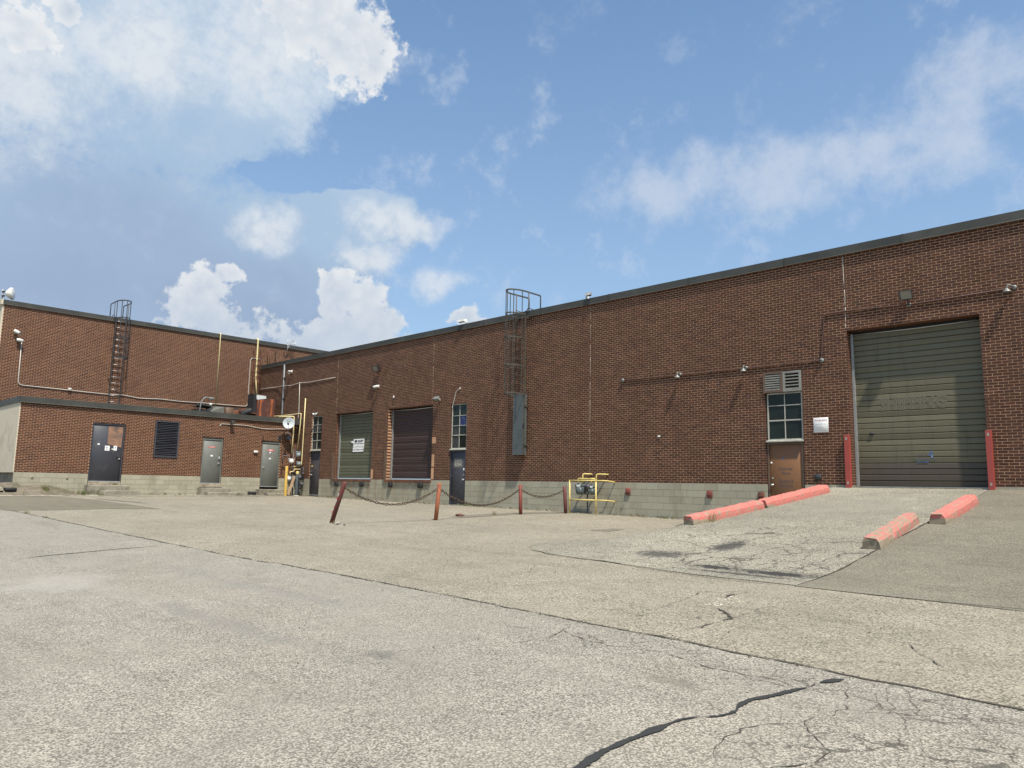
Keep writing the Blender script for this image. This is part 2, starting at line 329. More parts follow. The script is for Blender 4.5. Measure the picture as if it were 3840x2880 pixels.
M['brown_trim'] = pm('dark_brown_trim', (0.125, 0.078, 0.050), 0.55, var=0.15, dirt=(0.10, 0.07, 0.05))
M['plywood'] = pm('weathered_plywood', (0.30, 0.165, 0.10), 0.85, var=0.25, scale=5, dirt=(0.09, 0.075, 0.07), dirt_amt=0.6, dirt_scale=1.6)
def door_mat(name, colr, grime):
    m, t, b = new_mat(name); p = geopos(t)
    h = t.noise(t.vm('MULTIPLY', p, (0.5, 1, 3.2)), 1.6, 5, 0.6); v = t.noise(t.vm('MULTIPLY', p, (5, 1, 0.5)), 1.5, 5, 0.65); sp = t.noise(p, 22, 4, 0.6)
    c0 = t.mix(h, tuple(x * 0.86 for x in colr), tuple(x * 1.14 for x in colr))
    c0 = t.mix(t.sstep(v, 0.48, 0.75, 0.0, 0.6), c0, grime); c0 = t.mix(t.sstep(sp, 0.66, 0.74, 0.0, 0.5), c0, grime)
    t.l.new(c0, b.inputs['Base Color']); t.put(b.inputs['Roughness'], t.lin(h, 0.3, 0.7, 0.42, 0.68)); bump(t, b, t.noise(p, 2.2, 3, 0.5), 0.12, 0.02)
    return m
M['olive'] = door_mat('olive_door_paint', (0.126, 0.116, 0.070), (0.078, 0.070, 0.046))
M['olive_low'] = door_mat('brown_door_base', (0.072, 0.058, 0.041), (0.05, 0.042, 0.032))
M['green_door'] = door_mat('green_dock_paint', (0.110, 0.115, 0.074), (0.07, 0.07, 0.05))
M['maroon_door'] = door_mat('maroon_shutter', (0.052, 0.031, 0.028), (0.035, 0.026, 0.024))
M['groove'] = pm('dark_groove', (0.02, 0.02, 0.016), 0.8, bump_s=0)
M['galv'] = pm('galvanized_steel', (0.42, 0.43, 0.42), 0.42, 0.55, var=0.15, scale=9)
M['grey_paint'] = pm('grey_pipe_paint', (0.185, 0.205, 0.21), 0.5, var=0.1, dirt=(0.2, 0.2, 0.19))
M['slat_grey'] = pm('weathered_louver', (0.25, 0.245, 0.215), 0.6, var=0.15, dirt=(0.16, 0.15, 0.12))
M['weathered'] = pm('weathered_sheet_metal', (0.115, 0.115, 0.10), 0.7, 0.1, var=0.25, dirt=(0.06, 0.05, 0.04))
M['dull_zinc'] = pm('dull_zinc', (0.26, 0.275, 0.27), 0.6, 0.2, var=0.2, dirt=(0.18, 0.15, 0.12))
M['dark_post'] = pm('dark_grey_post', (0.062, 0.075, 0.080), 0.55, var=0.15)
M['plate'] = pm('grey_plate_paint', (0.080, 0.096, 0.098), 0.55, var=0.12, dirt=(0.06, 0.07, 0.07), dirt_amt=0.4)
M['chain'] = pm('brown_chain', (0.075, 0.050, 0.032), 0.75, 0.2, var=0.3, scale=20)
M['frame'] = pm('window_frame_paint', (0.42, 0.41, 0.35), 0.55, var=0.1, dirt=(0.27, 0.25, 0.2), dirt_amt=0.4, dirt_scale=3)
M['dark_steel'] = pm('dark_steel', (0.050, 0.052, 0.053), 0.5, 0.2, var=0.2, dirt=(0.09, 0.07, 0.055), dirt_amt=0.3, dirt_scale=4)
M['olive_steel'] = pm('olive_ladder_paint', (0.062, 0.058, 0.045), 0.55, 0.1, var=0.2, dirt=(0.11, 0.07, 0.045), dirt_amt=0.35, dirt_scale=4)
M['rung'] = pm('worn_rung_steel', (0.42, 0.42, 0.40), 0.35, 0.6, var=0.2)
M['rust'] = pm('rusty_steel', (0.105, 0.042, 0.026), 0.85, var=0.3, scale=10, dirt=(0.20, 0.075, 0.03), dirt_amt=0.5, dirt_scale=5, bump_s=0.5)
M['red_rust'] = pm('faded_red_paint', (0.215, 0.048, 0.034), 0.7, var=0.2, scale=6, dirt=(0.10, 0.042, 0.028), dirt_amt=0.5, dirt_scale=5)
M['dark_red'] = pm('dark_red_paint', (0.125, 0.030, 0.026), 0.65, var=0.2, scale=6, dirt=(0.07, 0.03, 0.022), dirt_amt=0.5, dirt_scale=4)
M['orange_rust'] = pm('orange_rust_post', (0.33, 0.11, 0.05), 0.75, var=0.15, scale=6, dirt=(0.20, 0.06, 0.035), dirt_amt=0.4, dirt_scale=4)
M['red_paint'] = pm('red_post_paint', (0.33, 0.058, 0.044), 0.5, var=0.1, dirt=(0.3, 0.05, 0.04), dirt_amt=0.3)
M['yellow'] = pm('yellow_gas_paint', (0.60, 0.475, 0.16), 0.5, var=0.08, dirt=(0.60, 0.46, 0.15), dirt_amt=0.3)
M['pale_yellow'] = pm('pale_yellow_pipe', (0.70, 0.58, 0.30), 0.5, var=0.1, dirt=(0.55, 0.43, 0.22), dirt_amt=0.3)
M['yellow_post'] = pm('yellow_post_paint', (0.56, 0.36, 0.07), 0.55, var=0.08, dirt=(0.55, 0.36, 0.09), dirt_amt=0.3)
M['white'] = pm('white_plastic', (0.72, 0.71, 0.66), 0.45, var=0.06, dirt=(0.5, 0.48, 0.42), dirt_amt=0.25)
M['conduit_grey'] = pm('pvc_conduit', (0.52, 0.51, 0.47), 0.5, var=0.08)
M['conduit_white'] = pm('pale_conduit', (0.50, 0.475, 0.42), 0.5, var=0.08)
M['conduit_brown'] = pm('brown_conduit', (0.085, 0.040, 0.030), 0.7, var=0.2)
M['meter'] = pm('meter_grey', (0.105, 0.128, 0.128), 0.42, 0.15, var=0.12, dirt=(0.13, 0.14, 0.14), dirt_amt=0.3)
M['meter_light'] = pm('meter_pale', (0.25, 0.285, 0.29), 0.42, 0.1, var=0.12)
M['pipe_dark'] = pm('dark_iron_pipe', (0.075, 0.075, 0.082), 0.55, 0.2, var=0.2)
M['black'] = pm('black_rubber', (0.018, 0.018, 0.018), 0.7, bump_s=0.1)
M['black_metal'] = pm('black_metal', (0.025, 0.025, 0.027), 0.45)
M['lens'] = pm('frosted_lens', (0.24, 0.235, 0.19), 0.35, bump_s=0)
M['lamp_grey'] = pm('lamp_grey', (0.21, 0.215, 0.195), 0.45, 0.2, var=0.1)
M['cardboard'] = pm('bare_board', (0.42, 0.30, 0.18), 0.8, var=0.2, scale=12)
M['paper'] = pm('paper', (0.80, 0.80, 0.78), 0.7, var=0.03, bump_s=0)
M['ink'] = pm('black_ink', (0.02, 0.02, 0.022), 0.6, bump_s=0)
M['ink_faded'] = pm('faded_ink', (0.33, 0.31, 0.26), 0.8, bump_s=0)
M['ink_red'] = pm('faded_red_ink', (0.36, 0.16, 0.14), 0.8, bump_s=0)
M['sign_red'] = pm('red_sign', (0.62, 0.09, 0.075), 0.5, bump_s=0)
M['blue_paint'] = pm('blue_lettering', (0.085, 0.125, 0.225), 0.7, var=0.2)
M['blue_faded'] = pm('faded_blue_lettering', (0.085, 0.075, 0.095), 0.7, var=0.15)
M['ghost'] = pm('ghost_lettering', (0.165, 0.150, 0.100), 0.6, var=0.35, scale=14)
M['ghost_fill'] = pm('ghost_lettering_fill', (0.105, 0.097, 0.062), 0.6, var=0.3, scale=9)
M['letter_white'] = pm('worn_white_lettering', (0.46, 0.44, 0.39), 0.6, var=0.15, scale=20)
M['tape'] = pm('old_tape_residue', (0.125, 0.115, 0.10), 0.7, var=0.25, scale=8)
M['stone'] = pm('stone', (0.30, 0.28, 0.24), 0.95, var=0.25, bump_s=0.8, bump_scale=30)
M['sealant'] = pm('pale_sealant', (0.48, 0.43, 0.37), 0.7, var=0.2, scale=6)
M['sealant_mid'] = pm('grey_sealant', (0.36, 0.31, 0.26), 0.8, var=0.3, scale=5)
M['sealant_old'] = pm('dull_sealant', (0.22, 0.15, 0.11), 0.8, var=0.3, scale=3)
M['dish'] = pm('dish_grey', (0.47, 0.51, 0.52), 0.4, var=0.05, bump_s=0)
M['wood'] = pm('bare_plank', (0.38, 0.26, 0.16), 0.8, var=0.15, scale=10)
def glass_mat(name, colr, rough=0.06):
    m, t, b = new_mat(name); p = geopos(t)
    n1 = t.noise(p, 3.5, 5, 0.6)
    t.l.new(t.mix(n1, tuple(x * 0.5 for x in colr), tuple(x * 1.7 for x in colr)), b.inputs['Base Color'])
    t.put(b.inputs['Roughness'], t.lin(n1, 0.3, 0.7, rough * 0.5, rough * 2)); b.inputs['IOR'].default_value = 1.32
    bump(t, b, t.noise(p, 1.7, 2, 0.5), 0.02, 0.01)
    return m
M['glass'] = glass_mat('dark_window_glass', (0.014, 0.019, 0.016))
M['glass_milky'] = glass_mat('dusty_window_glass', (0.045, 0.048, 0.044), 0.25)
def blue_pane():
    m, t, b = new_mat('blue_patterned_film'); p = geopos(t)
    v = t.node('ShaderNodeTexVoronoi', {'Vector': p, 'Scale': 22.0}); f = t.sstep(v.outputs['Distance'], 0.16, 0.26)
    t.l.new(t.mix(f, (0.25, 0.30, 0.42), (0.012, 0.022, 0.10)), b.inputs['Base Color']); b.inputs['Roughness'].default_value = 0.25
    return m
M['blue_pane'] = blue_pane()
def rustbox_mat():
    m, t, b = new_mat('rust_streaked_steel'); p = geopos(t)
    st = t.node('ShaderNodeMapping', {'Vector': p, 'Scale': (4, 4, 0.7)}).outputs[0]
    n1 = t.noise(st, 1.6, 6, 0.65)
    c0 = t.mix(t.sstep(n1, 0.50, 0.62), (0.085, 0.032, 0.024), (0.38, 0.105, 0.028))
    c0 = t.mix(t.m('MULTIPLY', t.sstep(t.noise(st, 3.0, 6, 0.6), 0.60, 0.72), 0.7), c0, (0.44, 0.24, 0.13))
    t.l.new(c0, b.inputs['Base Color']); b.inputs['Roughness'].default_value = 0.85; bump(t, b, t.noise(p, 30, 4), 0.4, 0.005)
    return m
M['rust_streak'] = rustbox_mat()
def curb_mat(thr=0.1, worn=0.6, seed=0.0):
    """concrete parking stop, red paint on the top worn through to concrete"""
    m, t, b = new_mat('worn_red_curb_paint'); p = t.vm('ADD', geopos(t), (seed, seed * 2, 0))
    oc = t.n.new('ShaderNodeTexCoord').outputs['Object']; s = t.node('ShaderNodeSeparateXYZ', {0: oc})
    conc = t.mix(t.noise(p, 14, 5, 0.6), (0.19, 0.155, 0.105), (0.34, 0.285, 0.205))
    red = t.mix(t.noise(p, 7, 4, 0.6), (0.42, 0.115, 0.093), (0.56, 0.185, 0.155))
    edge = t.m('ADD', s.outputs[2], t.m('MULTIPLY', t.m('SUBTRACT', t.noise(p, 5, 6, 0.7), 0.5), 0.17))
    k = t.m('MULTIPLY', t.sstep(edge, thr, thr + 0.02), t.sstep(t.noise(p, 8.0, 8, 0.75), worn + 0.05, worn - 0.05))
    yel = t.m('MULTIPLY', t.sstep(t.noise(p, 3.1, 6, 0.65), 0.66, 0.70), t.sstep(s.outputs[2], 0.07, 0.1))
    scuff = t.sstep(t.noise(t.vm('MULTIPLY', p, (5, 1.2, 5)), 2.5, 6, 0.7), 0.52, 0.72, 0.0, 0.55)
    red = t.mix(scuff, red, (0.33, 0.21, 0.165)); c0 = t.mix(k, conc, red); c0 = t.mix(t.sstep(t.noise(p, 3.3, 6, 0.7), 0.58, 0.75, 0.0, 0.5), c0, (0.10, 0.085, 0.065)); c0 = t.mix(t.m('MULTIPLY', yel, 0.7), c0, (0.62, 0.46, 0.25))
    t.l.new(c0, b.inputs['Base Color']); b.inputs['Roughness'].default_value = 0.85; bump(t, b, t.noise(p, 40, 5, 0.7), 0.6, 0.006)
    return m
for i_, (th_, wo_) in enumerate(((0.085, 0.555), (0.05, 0.585), (0.145, 0.50), (0.085, 0.565))): M['curb%d' % (i_ + 1)] = curb_mat(th_, wo_, i_ * 3.7)
def asphalt(name, binder, stone_a, stone_b, sc1=70.0, patch=(0.8, 1.12), tint=None, cracks=None, stains=None, contrast=1.0, gain=(1, 1, 1)):
    binder, stone_a, stone_b = (tuple(x * g for x, g in zip(c_, gain)) for c_ in (binder, stone_a, stone_b))
    m, t, b = new_mat(name); p = geopos(t)
    v = t.node('ShaderNodeTexVoronoi', {'Vector': p, 'Scale': sc1, 'Randomness': 1.0})
    vr = t.node('ShaderNodeSeparateColor', {0: v.outputs['Color']})
    stone = t.mix(vr.outputs[0], stone_a, stone_b)
    gap = t.sstep(t.m('ADD', v.outputs['Distance'], t.m('MULTIPLY', vr.outputs[1], 0.35)), 0.62, 0.88)
    c0 = t.mix(t.m('MULTIPLY', gap, contrast), stone, binder)
    dk = t.sstep(t.noise(p, sc1 * 0.45, 3, 0.6), 0.60, 0.74)
    c0 = t.mix(t.m('MULTIPLY', dk, 0.55 * contrast), c0, binder)
    n1 = t.noise(p, 0.35, 6, 0.6); n2 = t.noise(p, 2.3, 6, 0.62)
    mul = t.m('MULTIPLY', t.lin(n1, 0.3, 0.7, patch[0], patch[1]), t.lin(n2, 0.3, 0.7, 0.88, 1.10))
    cm = t.node('ShaderNodeCombineColor', {0: mul, 1: mul, 2: mul}).outputs[0]
    c0 = t.mix(1.0, c0, cm, 'MULTIPLY')
    if tint:
        tn = t.noise(p, 0.55, 3, 0.5); c0 = t.mix(t.m('MULTIPLY', t.sstep(tn, 0.45, 0.65), 0.4), c0, tint, 'MULTIPLY')
    avg = tuple(0.25 * a_ + 0.45 * b_ + 0.30 * c_ for a_, b_, c_ in zip(binder, stone_a, stone_b))
    c0 = t.mix(t.sstep(t.noise(p, 0.8, 5, 0.65), 0.42, 0.70, 0.0, 0.38), c0, avg)
    drag = t.noise(t.vm('MULTIPLY', p, (0.35, 2.2, 1)), 1.0, 4, 0.6)
    c0 = t.mix(t.sstep(drag, 0.52, 0.72, 0.0, 0.30), c0, t.mix(1.0, c0, (0.62, 0.60, 0.58), 'MULTIPLY'))
    h = v.outputs['Distance']
    wp = t.vm('ADD', p, t.vm('SCALE', t.vm('SUBTRACT', t.noise(p, 2.2, 5, 0.6, out='Color'), (0.5, 0.5, 0.5)), sc_=0.55))
    flat = t.vm('MULTIPLY', wp, (1, 1, 0))
    for (x, y, rx, ry, cell, wdt, amt) in (cracks or []):
        mp = t.node('ShaderNodeMapping', {'Vector': t.vm('MULTIPLY', p, (1, 1, 0)), 'Location': (x, y, 0), 'Scale': (rx, ry, 1)}, vector_type='TEXTURE')
        inside = t.sstep(t.m('ADD', t.vm('LENGTH', mp.outputs[0]), t.m('MULTIPLY', t.m('SUBTRACT', n2, 0.5), 1.4)), 1.1, 0.5)
        ve = t.node('ShaderNodeTexVoronoi', {'Vector': flat, 'Scale': cell}, feature='DISTANCE_TO_EDGE')
        k = t.m('MULTIPLY', t.sstep(ve.outputs['Distance'], wdt * cell, wdt * cell * 0.3), t.m('MULTIPLY', inside, t.sstep(t.noise(p, 1.3, 4, 0.6), 0.34, 0.50)))
        c0 = t.mix(t.m('MULTIPLY', k, amt), c0, (0.062, 0.054, 0.042))
    for (x, y, rx, ry, colr, amt, sc_) in (stains or []):
        mp = t.node('ShaderNodeMapping', {'Vector': t.vm('MULTIPLY', p, (1, 1, 0)), 'Location': (x, y, 0), 'Scale': (rx, ry, 1)}, vector_type='TEXTURE')
        inside = t.sstep(t.m('ADD', t.vm('LENGTH', mp.outputs[0]), t.m('MULTIPLY', t.m('SUBTRACT', t.noise(p, sc_, 8, 0.72), 0.5), 2.4)), 0.95, 0.35)
        c0 = t.mix(t.m('MULTIPLY', inside, amt), c0, colr)
    t.l.new(c0, b.inputs['Base Color']); b.inputs['Roughness'].default_value = 0.9
    bump(t, b, t.m('ADD', h, t.m('MULTIPLY', t.noise(p, sc1 * 0.4, 4, 0.6), 0.8)), 0.55, 0.008)
    return m
M['asphalt_tan'] = asphalt('tan_asphalt', gain=(0.825, 0.805, 0.745), binder=(0.15, 0.135, 0.105), stone_a=(0.27, 0.25, 0.205), stone_b=(0.47, 0.43, 0.35), sc1=52, patch=(0.86, 1.10), cracks=[(-4.2, -12.2, 1.3, 1.6, 1.1, 0.010, 0.8), (-12, -11.5, 5, 2.0, 0.45, 0.006, 0.5)], stains=[(-20, -6.5, 7, 1.2, (0.20, 0.18, 0.14), 0.35, 1.2), (-29, -2.0, 5.0, 0.8, (0.22, 0.20, 0.16), 0.45, 1.0), (-10, -7.5, 1.5, 0.5, (0.2, 0.18, 0.15), 0.3, 2)])
M['asphalt_old'] = asphalt('old_grey_asphalt', gain=(0.735, 0.725, 0.668), binder=(0.165, 0.153, 0.132), stone_a=(0.28, 0.262, 0.23), stone_b=(0.55, 0.52, 0.46), sc1=74, patch=(0.93, 1.06), tint=(1.03, 0.97, 0.95), cracks=[(-1.45, -15.4, 0.95, 1.9, 2.6, 0.0088, 0.85), (-2.9, -14.35, 2.6, 0.42, 3.0, 0.0075, 0.8), (-11.5, -15, 2.2, 1.0, 1.2, 0.006, 0.4)], stains=[(-3.05, -15.05, 0.28, 0.16, (0.13, 0.115, 0.09), 0.55, 3), (-7.5, -16.3, 2.6, 0.22, (0.17, 0.16, 0.14), 0.45, 1.6), (-9.5, -15.0, 3.4, 0.25, (0.18, 0.17, 0.15), 0.4, 1.3), (-5.2, -16.0, 0.22, 0.16, (0.09, 0.085, 0.075), 0.5, 4), (-11.5, -16.6, 1.2, 0.9, (0.33, 0.31, 0.27), 0.45, 1.2)])
M['asphalt_dark'] = asphalt('newer_dark_asphalt', gain=(0.94, 0.895, 0.775), binder=(0.105, 0.100, 0.085), stone_a=(0.155, 0.147, 0.125), stone_b=(0.27, 0.255, 0.22), sc1=58, patch=(0.80, 1.14), contrast=0.9)
M['asphalt_patch'] = asphalt('patch_asphalt', gain=(0.74, 0.70, 0.60), binder=(0.14, 0.132, 0.112), stone_a=(0.20, 0.188, 0.155), stone_b=(0.285, 0.265, 0.22), sc1=85, patch=(0.88, 1.08), contrast=0.8)
M['ramp'] = asphalt('worn_ramp_asphalt', gain=(0.90, 0.875, 0.78), binder=(0.11, 0.105, 0.088), stone_a=(0.22, 0.21, 0.18), stone_b=(0.50, 0.48, 0.42), sc1=60, patch=(0.72, 1.15), cracks=[(-6.2, -7.9, 2.6, 2.5, 1.3, 0.019, 0.9), (-5.3, -9.0, 1.4, 1.2, 2.7, 0.017, 0.88)],
    stains=[(-5.95, -9.42, 0.50, 0.20, (0.022, 0.021, 0.019), 0.97, 9.0), (-4.95, -9.45, 0.80, 0.22, (0.022, 0.021, 0.019), 0.97, 9.0), (-6.6, -7.75, 0.36, 0.65, (0.030, 0.028, 0.025), 0.85, 11.0), (-7.3, -8.8, 0.65, 0.40, (0.035, 0.032, 0.028), 0.8, 11.0), (-5.4, -9.75, 1.3, 0.10, (0.03, 0.028, 0.024), 0.8, 8.0), (-6.2, -3.0, 2.2, 2.4, (0.20, 0.185, 0.155), 0.4, 1.4)])
M['crack'] = pm('crack_dirt', (0.050, 0.043, 0.032), 0.95, var=0.3, scale=8)
M['sealer'] = pm('crack_sealer_tar', (0.024, 0.024, 0.022), 0.85, var=0.2, bump_s=0.2)
M['grit'] = pm('pale_grit', (0.50, 0.46, 0.38), 0.95, var=0.25, scale=30)
M['foot_dirt'] = pm('damp_grit', (0.155, 0.138, 0.105), 0.95, var=0.35, scale=14, dirt=(0.27, 0.24, 0.19), dirt_amt=0.5, dirt_scale=5, bump_s=0.6)
M['dirt'] = pm('dry_dirt', (0.165, 0.138, 0.10), 0.95, var=0.4, scale=8, dirt=(0.085, 0.075, 0.045), dirt_amt=0.6, dirt_scale=1.5, bump_s=1.0, bump_scale=18)
M['grass'] = pm('grass_blades', (0.10, 0.125, 0.03), 0.7, var=0.35, scale=9, dirt=(0.20, 0.155, 0.075), dirt_amt=0.5, dirt_scale=2.5, bump_s=0)
M['dry_grass'] = pm('dry_stalks', (0.25, 0.19, 0.10), 0.8, var=0.25, bump_s=0)
# ------------------------------------------------------------------ ground
def clampf(v, a, b): return max(a, min(b, v))
GX = [-400, -60, -35, -27.5, -23, -15.4, -12, 400]; GZ = [0.95, 0.95, 0.86, 0.77, 0.74, 0.68, 0.62, 0.62]
def interp(x, xs, zs):
    if x <= xs[0]: return zs[0]
    for i in range(len(xs) - 1):
        if x <= xs[i + 1]: return zs[i] + (zs[i + 1] - zs[i]) * (x - xs[i]) / (xs[i + 1] - xs[i])
    return zs[-1]
def base_z(x, y): return interp(x, GX, GZ) + 0.031 * clampf((x + 35) / 23, 0, 1) * clampf(y, -32, 4)
def smax(a, b, k):
    h = max(k - abs(a - b), 0) / k; return max(a, b) + h * h * k * 0.25
def gz(x, y):
    b = base_z(x, y); r = smax(1.64 + 0.14 * min(y, 0), b, 0.12) - b
    xe = -7.88 + max(y, -12) * 0.121; wd_ = 0.2 + max(0, -6.6 - y) * 1.2
    k = clampf(1 - (xe - x) / wd_, 0, 1); k = k * k * (3 - 2 * k)
    return b + r * k
def axis(lst):
    out = []
    for a, b, st in lst:
        n = max(1, round((b - a) / st)); out += [a + (b - a) * i / n for i in range(n)]
    return out + [lst[-1][1]]
def grid_sheet(xs, ys, zf, off=0.0):
    mb = MB(); nx = len(xs)
    mb.v = [(x, y, zf(x, y) + off) for y in ys for x in xs]
    mb.f = [(j * nx + i, j * nx + i + 1, (j + 1) * nx + i + 1, (j + 1) * nx + i) for j in range(len(ys) - 1) for i in range(nx - 1)]
    mb.sm = [True] * len(mb.f); return mb
def resample(pl, n):
    P = [Vector((p[0], p[1], 0)) for p in pl]; L = [0]
    for a, b in zip(P, P[1:]): L.append(L[-1] + (b - a).length)
    out = []
    for i in range(n):
        s = L[-1] * i / (n - 1); j = 0
        while j < len(L) - 2 and L[j + 1] < s: j += 1
        t = (s - L[j]) / max(1e-9, L[j + 1] - L[j]); out.append(P[j].lerp(P[j + 1], clampf(t, 0, 1)))
    return out
def ruled(A, B, n, k, off, jit=0.0):
    """sheet lofted between two ground polylines, laid on the ground"""
    a = resample(A, n); b = resample(B, n); mb = MB()
    for i in range(n):
        for j in range(k + 1):
            p = a[i].lerp(b[i], j / k)
            if j in (0, k) and jit: p = p + Vector((random.uniform(-jit, jit), random.uniform(-jit, jit), 0))
            mb.v.append((p.x, p.y, gz(p.x, p.y) + off))
    w_ = k + 1
    mb.f = [(i * w_ + j, i * w_ + j + 1, (i + 1) * w_ + j + 1, (i + 1) * w_ + j) for i in range(n - 1) for j in range(k)]
    mb.sm = [True] * len(mb.f); return mb
def ribbon(pts, wd_, off, step=0.12, jit=0.5, wob=0.02, taper=True, vary=0.4):
    """crack or seam: an uneven thin strip lying on the ground"""
    L = sum((Vector(b) - Vector(a)).length for a, b in zip([(p[0], p[1], 0) for p in pts], [(p[0], p[1], 0) for p in pts[1:]]))
    n = max(3, int(L / step)); P = resample(pts, n); mb = MB(); sd = random.uniform(0, 100)
    for i in range(n):
        t = (P[min(i + 1, n - 1)] - P[max(i - 1, 0)]).normalized(); nn = Vector((-t.y, t.x, 0))
        c_ = P[i] + nn * wob * (noise.noise(Vector((i * step * 2.1, sd, 0))) * 2 + noise.noise(Vector((i * step * 9, sd, 5))) * 0.8)
        h = wd_ * 0.5 * (1 + vary * 2 * noise.noise(Vector((i * step * 5, sd + 9, 3)))) * random.uniform(1 - jit * 0.5, 1 + jit * 0.5)
        if taper: h *= clampf(min(i, n - 1 - i) / (n * 0.12 + 1), 0.1, 1)
        for sgn in (-1, 1):
            q = c_ + nn * h * sgn; mb.v.append((q.x, q.y, gz(q.x, q.y) + off))
    mb.f = [(2 * i, 2 * i + 1, 2 * i + 3, 2 * i + 2) for i in range(n - 1)]; mb.sm = [True] * len(mb.f); return mb
def structure(mb, name, m):
    o = mb.build(name, m, recalc=False); o['kind'] = 'structure'; return o
xs = axis([(-400, -80, 40), (-80, -40, 4), (-40, -14, 0.75), (-14, 3, 0.25), (3, 20, 1.2), (20, 60, 5), (60, 400, 50)])
ys = axis([(-400, -60, 40), (-60, -24, 4), (-24, -13, 0.75), (-13, 0.3, 0.25), (0.3, 40, 8), (40, 400, 60)])
structure(grid_sheet(xs, ys, gz), 'ground', M['asphalt_tan'])
# old grey lot in the foreground, its edge a straight seam parallel to the wall
seam = [(-25.1, -14.35), (-21.6, -14.2), (-18.4, -14.08), (-15, -13.92), (-11.3, -13.58), (-9.3, -13.62), (-6, -13.79), (-4, -13.88), (-2.26, -14.0), (-1.2, -14.06), (6, -14.4), (30, -15.2)]
structure(ruled(seam, [(-25.3, -46), (30, -46)], 130, 26, 0.004), 'lot_pavement', M['asphalt_old'])
# ramp up to the tall door
YL = [(0.1, -7.88), (-6.3, -8.72), (-6.5, -9.5), (-6.9, -10.4), (-9.0, -10.02), (-9.45, -9.7), (-9.75, -8.6), (-9.85, -7.5), (-10.1, -6.2), (-10.25, -5.0), (-10.28, -4.4)]
def pad_left(y):
    for (y0, x0), (y1, x1) in zip(YL, YL[1:]):
        if y <= y0 and y >= y1: return x0 + (x1 - x0) * (y - y0) / (y1 - y0)
    return -4.4
rows = [0.1 - i * 0.16 for i in range(65)]
rows = [y for y in rows if y > -10.27]; mb = MB(); K = 24
for y in rows:
    xl = pad_left(y) + random.uniform(-0.03, 0.03); xr = -4.36 + random.uniform(-0.015, 0.015)
    for j in range(K + 1):
        x = xl + (xr - xl) * j / K; mb.v.append((x, y, gz(x, y) + 0.008))
mb.f = [(i * (K + 1) + j, i * (K + 1) + j + 1, (i + 1) * (K + 1) + j + 1, (i + 1) * (K + 1) + j) for i in range(len(rows) - 1) for j in range(K)]
mb.sm = [True] * len(mb.f)
structure(mb, 'ramp', M['ramp'])
mb = MB()      # the ramp's low retaining side on its left
for i in range(40):
    y = 0.05 - i * 0.16; x = -7.9 + max(y, -12) * 0.121 - 0.012
    mb.v += [(x, y, gz(x + 0.05, y) + 0.004), (x - 0.03, y, base_z(x, y) - 0.2)]
mb.f = [(2 * i, 2 * i + 1, 2 * i + 3, 2 * i + 2) for i in range(39)]; mb.sm = [True] * 39
structure(mb, 'ramp_side', M['concrete'])
structure(ruled([(-4.35, 0.1), (-4.35, -10.2)], [(40, 0.1), (40, -10.6)], 66, 60, 0.006), 'apron', M['asphalt_dark'])
structure(ruled([(-33.6, -11.9), (-31.5, -10.84), (-30.2, -10.61), (-27.5, -10.5), (-24.5, -10.5)], [(-34.5, -14.9), (-27, -14.6), (-25.2, -14.4), (-24.9, -13.3), (-25.1, -11.8), (-24.5, -10.55)], 40, 12, 0.006, 0.02), 'asphalt_patch', M['asphalt_patch'])
structure(ruled([(-46, -13.4), (-33.7, -12.0)], [(-46, -16.0), (-34.5, -14.9)], 16, 6, 0.006), 'lane_strip', M['asphalt_patch'])
structure(ruled([(-11.95, -4.95), (-11.85, -4.1)], [(-11.3, -4.95), (-11.45, -4.15)], 8, 4, 0.006, 0.02), 'repair_patch', M['asphalt_dark'])
structure(ruled([(-17.15, -4.9), (-17.6, -3.7), (-17.55, -1.6), (-17.0, -0.05)], [(-16.7, -4.85), (-16.8, -3.5), (-16.75, -2.3), (-16.3, -0.6)], 24, 5, 0.005, 0.05), 'worn_strip', M['asphalt_dark'])
structure(ruled([(-36.0, -3.2), (-34.9, -0.5)], [(-33.7, -3.6), (-33.2, -0.1)], 12, 6, 0.005, 0.04), 'corner_pad', M['asphalt_patch'])
# seams, cracks and tar
def crackobj(pts, wd_, off=0.009, m='crack', name='crack', **kw):
    if name == 'crack': kw.setdefault('step', 0.035); kw.setdefault('wob', 0.05); wd_ *= 0.48; kw['jit'] = 1.5; kw['vary'] = 0.9
    structure(ribbon(pts, wd_, off, **kw), name, M[m])
crackobj(seam[:-1], 0.026, taper=False, name='seam', step=0.09, jit=0.7, vary=0.6)
crackobj([(-14.27, -16.61), (-14.45, -16.0), (-14.59, -15.23), (-14.7, -14.05)], 0.034, name='joint')
crackobj([(-4.37, -10.2), (-3.9, -10.22), (-3.1, -10.22), (-1.9, -10.12), (2, -10.3)], 0.016, name='joint')
crackobj([(-4.35, -10.1), (-4.34, -9.1), (-4.34, -7.4), (-4.37, -6.3), (-4.35, -4.6), (-4.5, -1.3)], 0.02, 0.014, name='joint')
crackobj([(-9.8, -9.42), (-8.82, -9.74), (-7.75, -9.84), (-6.3, -10.12), (-5.5, -10.28), (-4.3, -10.26)], 0.022, 0.014, name='joint')
crackobj([(-9.85, -9.4), (-10.05, -9.0), (-10.45, -6.9), (-9.5, -6.5), (-8.7, -6.4)], 0.018, 0.014, name='joint')
crackobj([(-17.4, -9.3), (-16.5, -7.1), (-16.4, -6.1), (-16.9, -4.9)], 0.016, name='joint')
crackobj([(-3.97, -13.88), (-3.96, -13.6), (-3.84, -13.27), (-3.88, -12.85)], 0.018)
crackobj([(-3.88, -12.85), (-4.1, -12.45), (-4.25, -12.25)], 0.07, jit=1.2, vary=0.9)
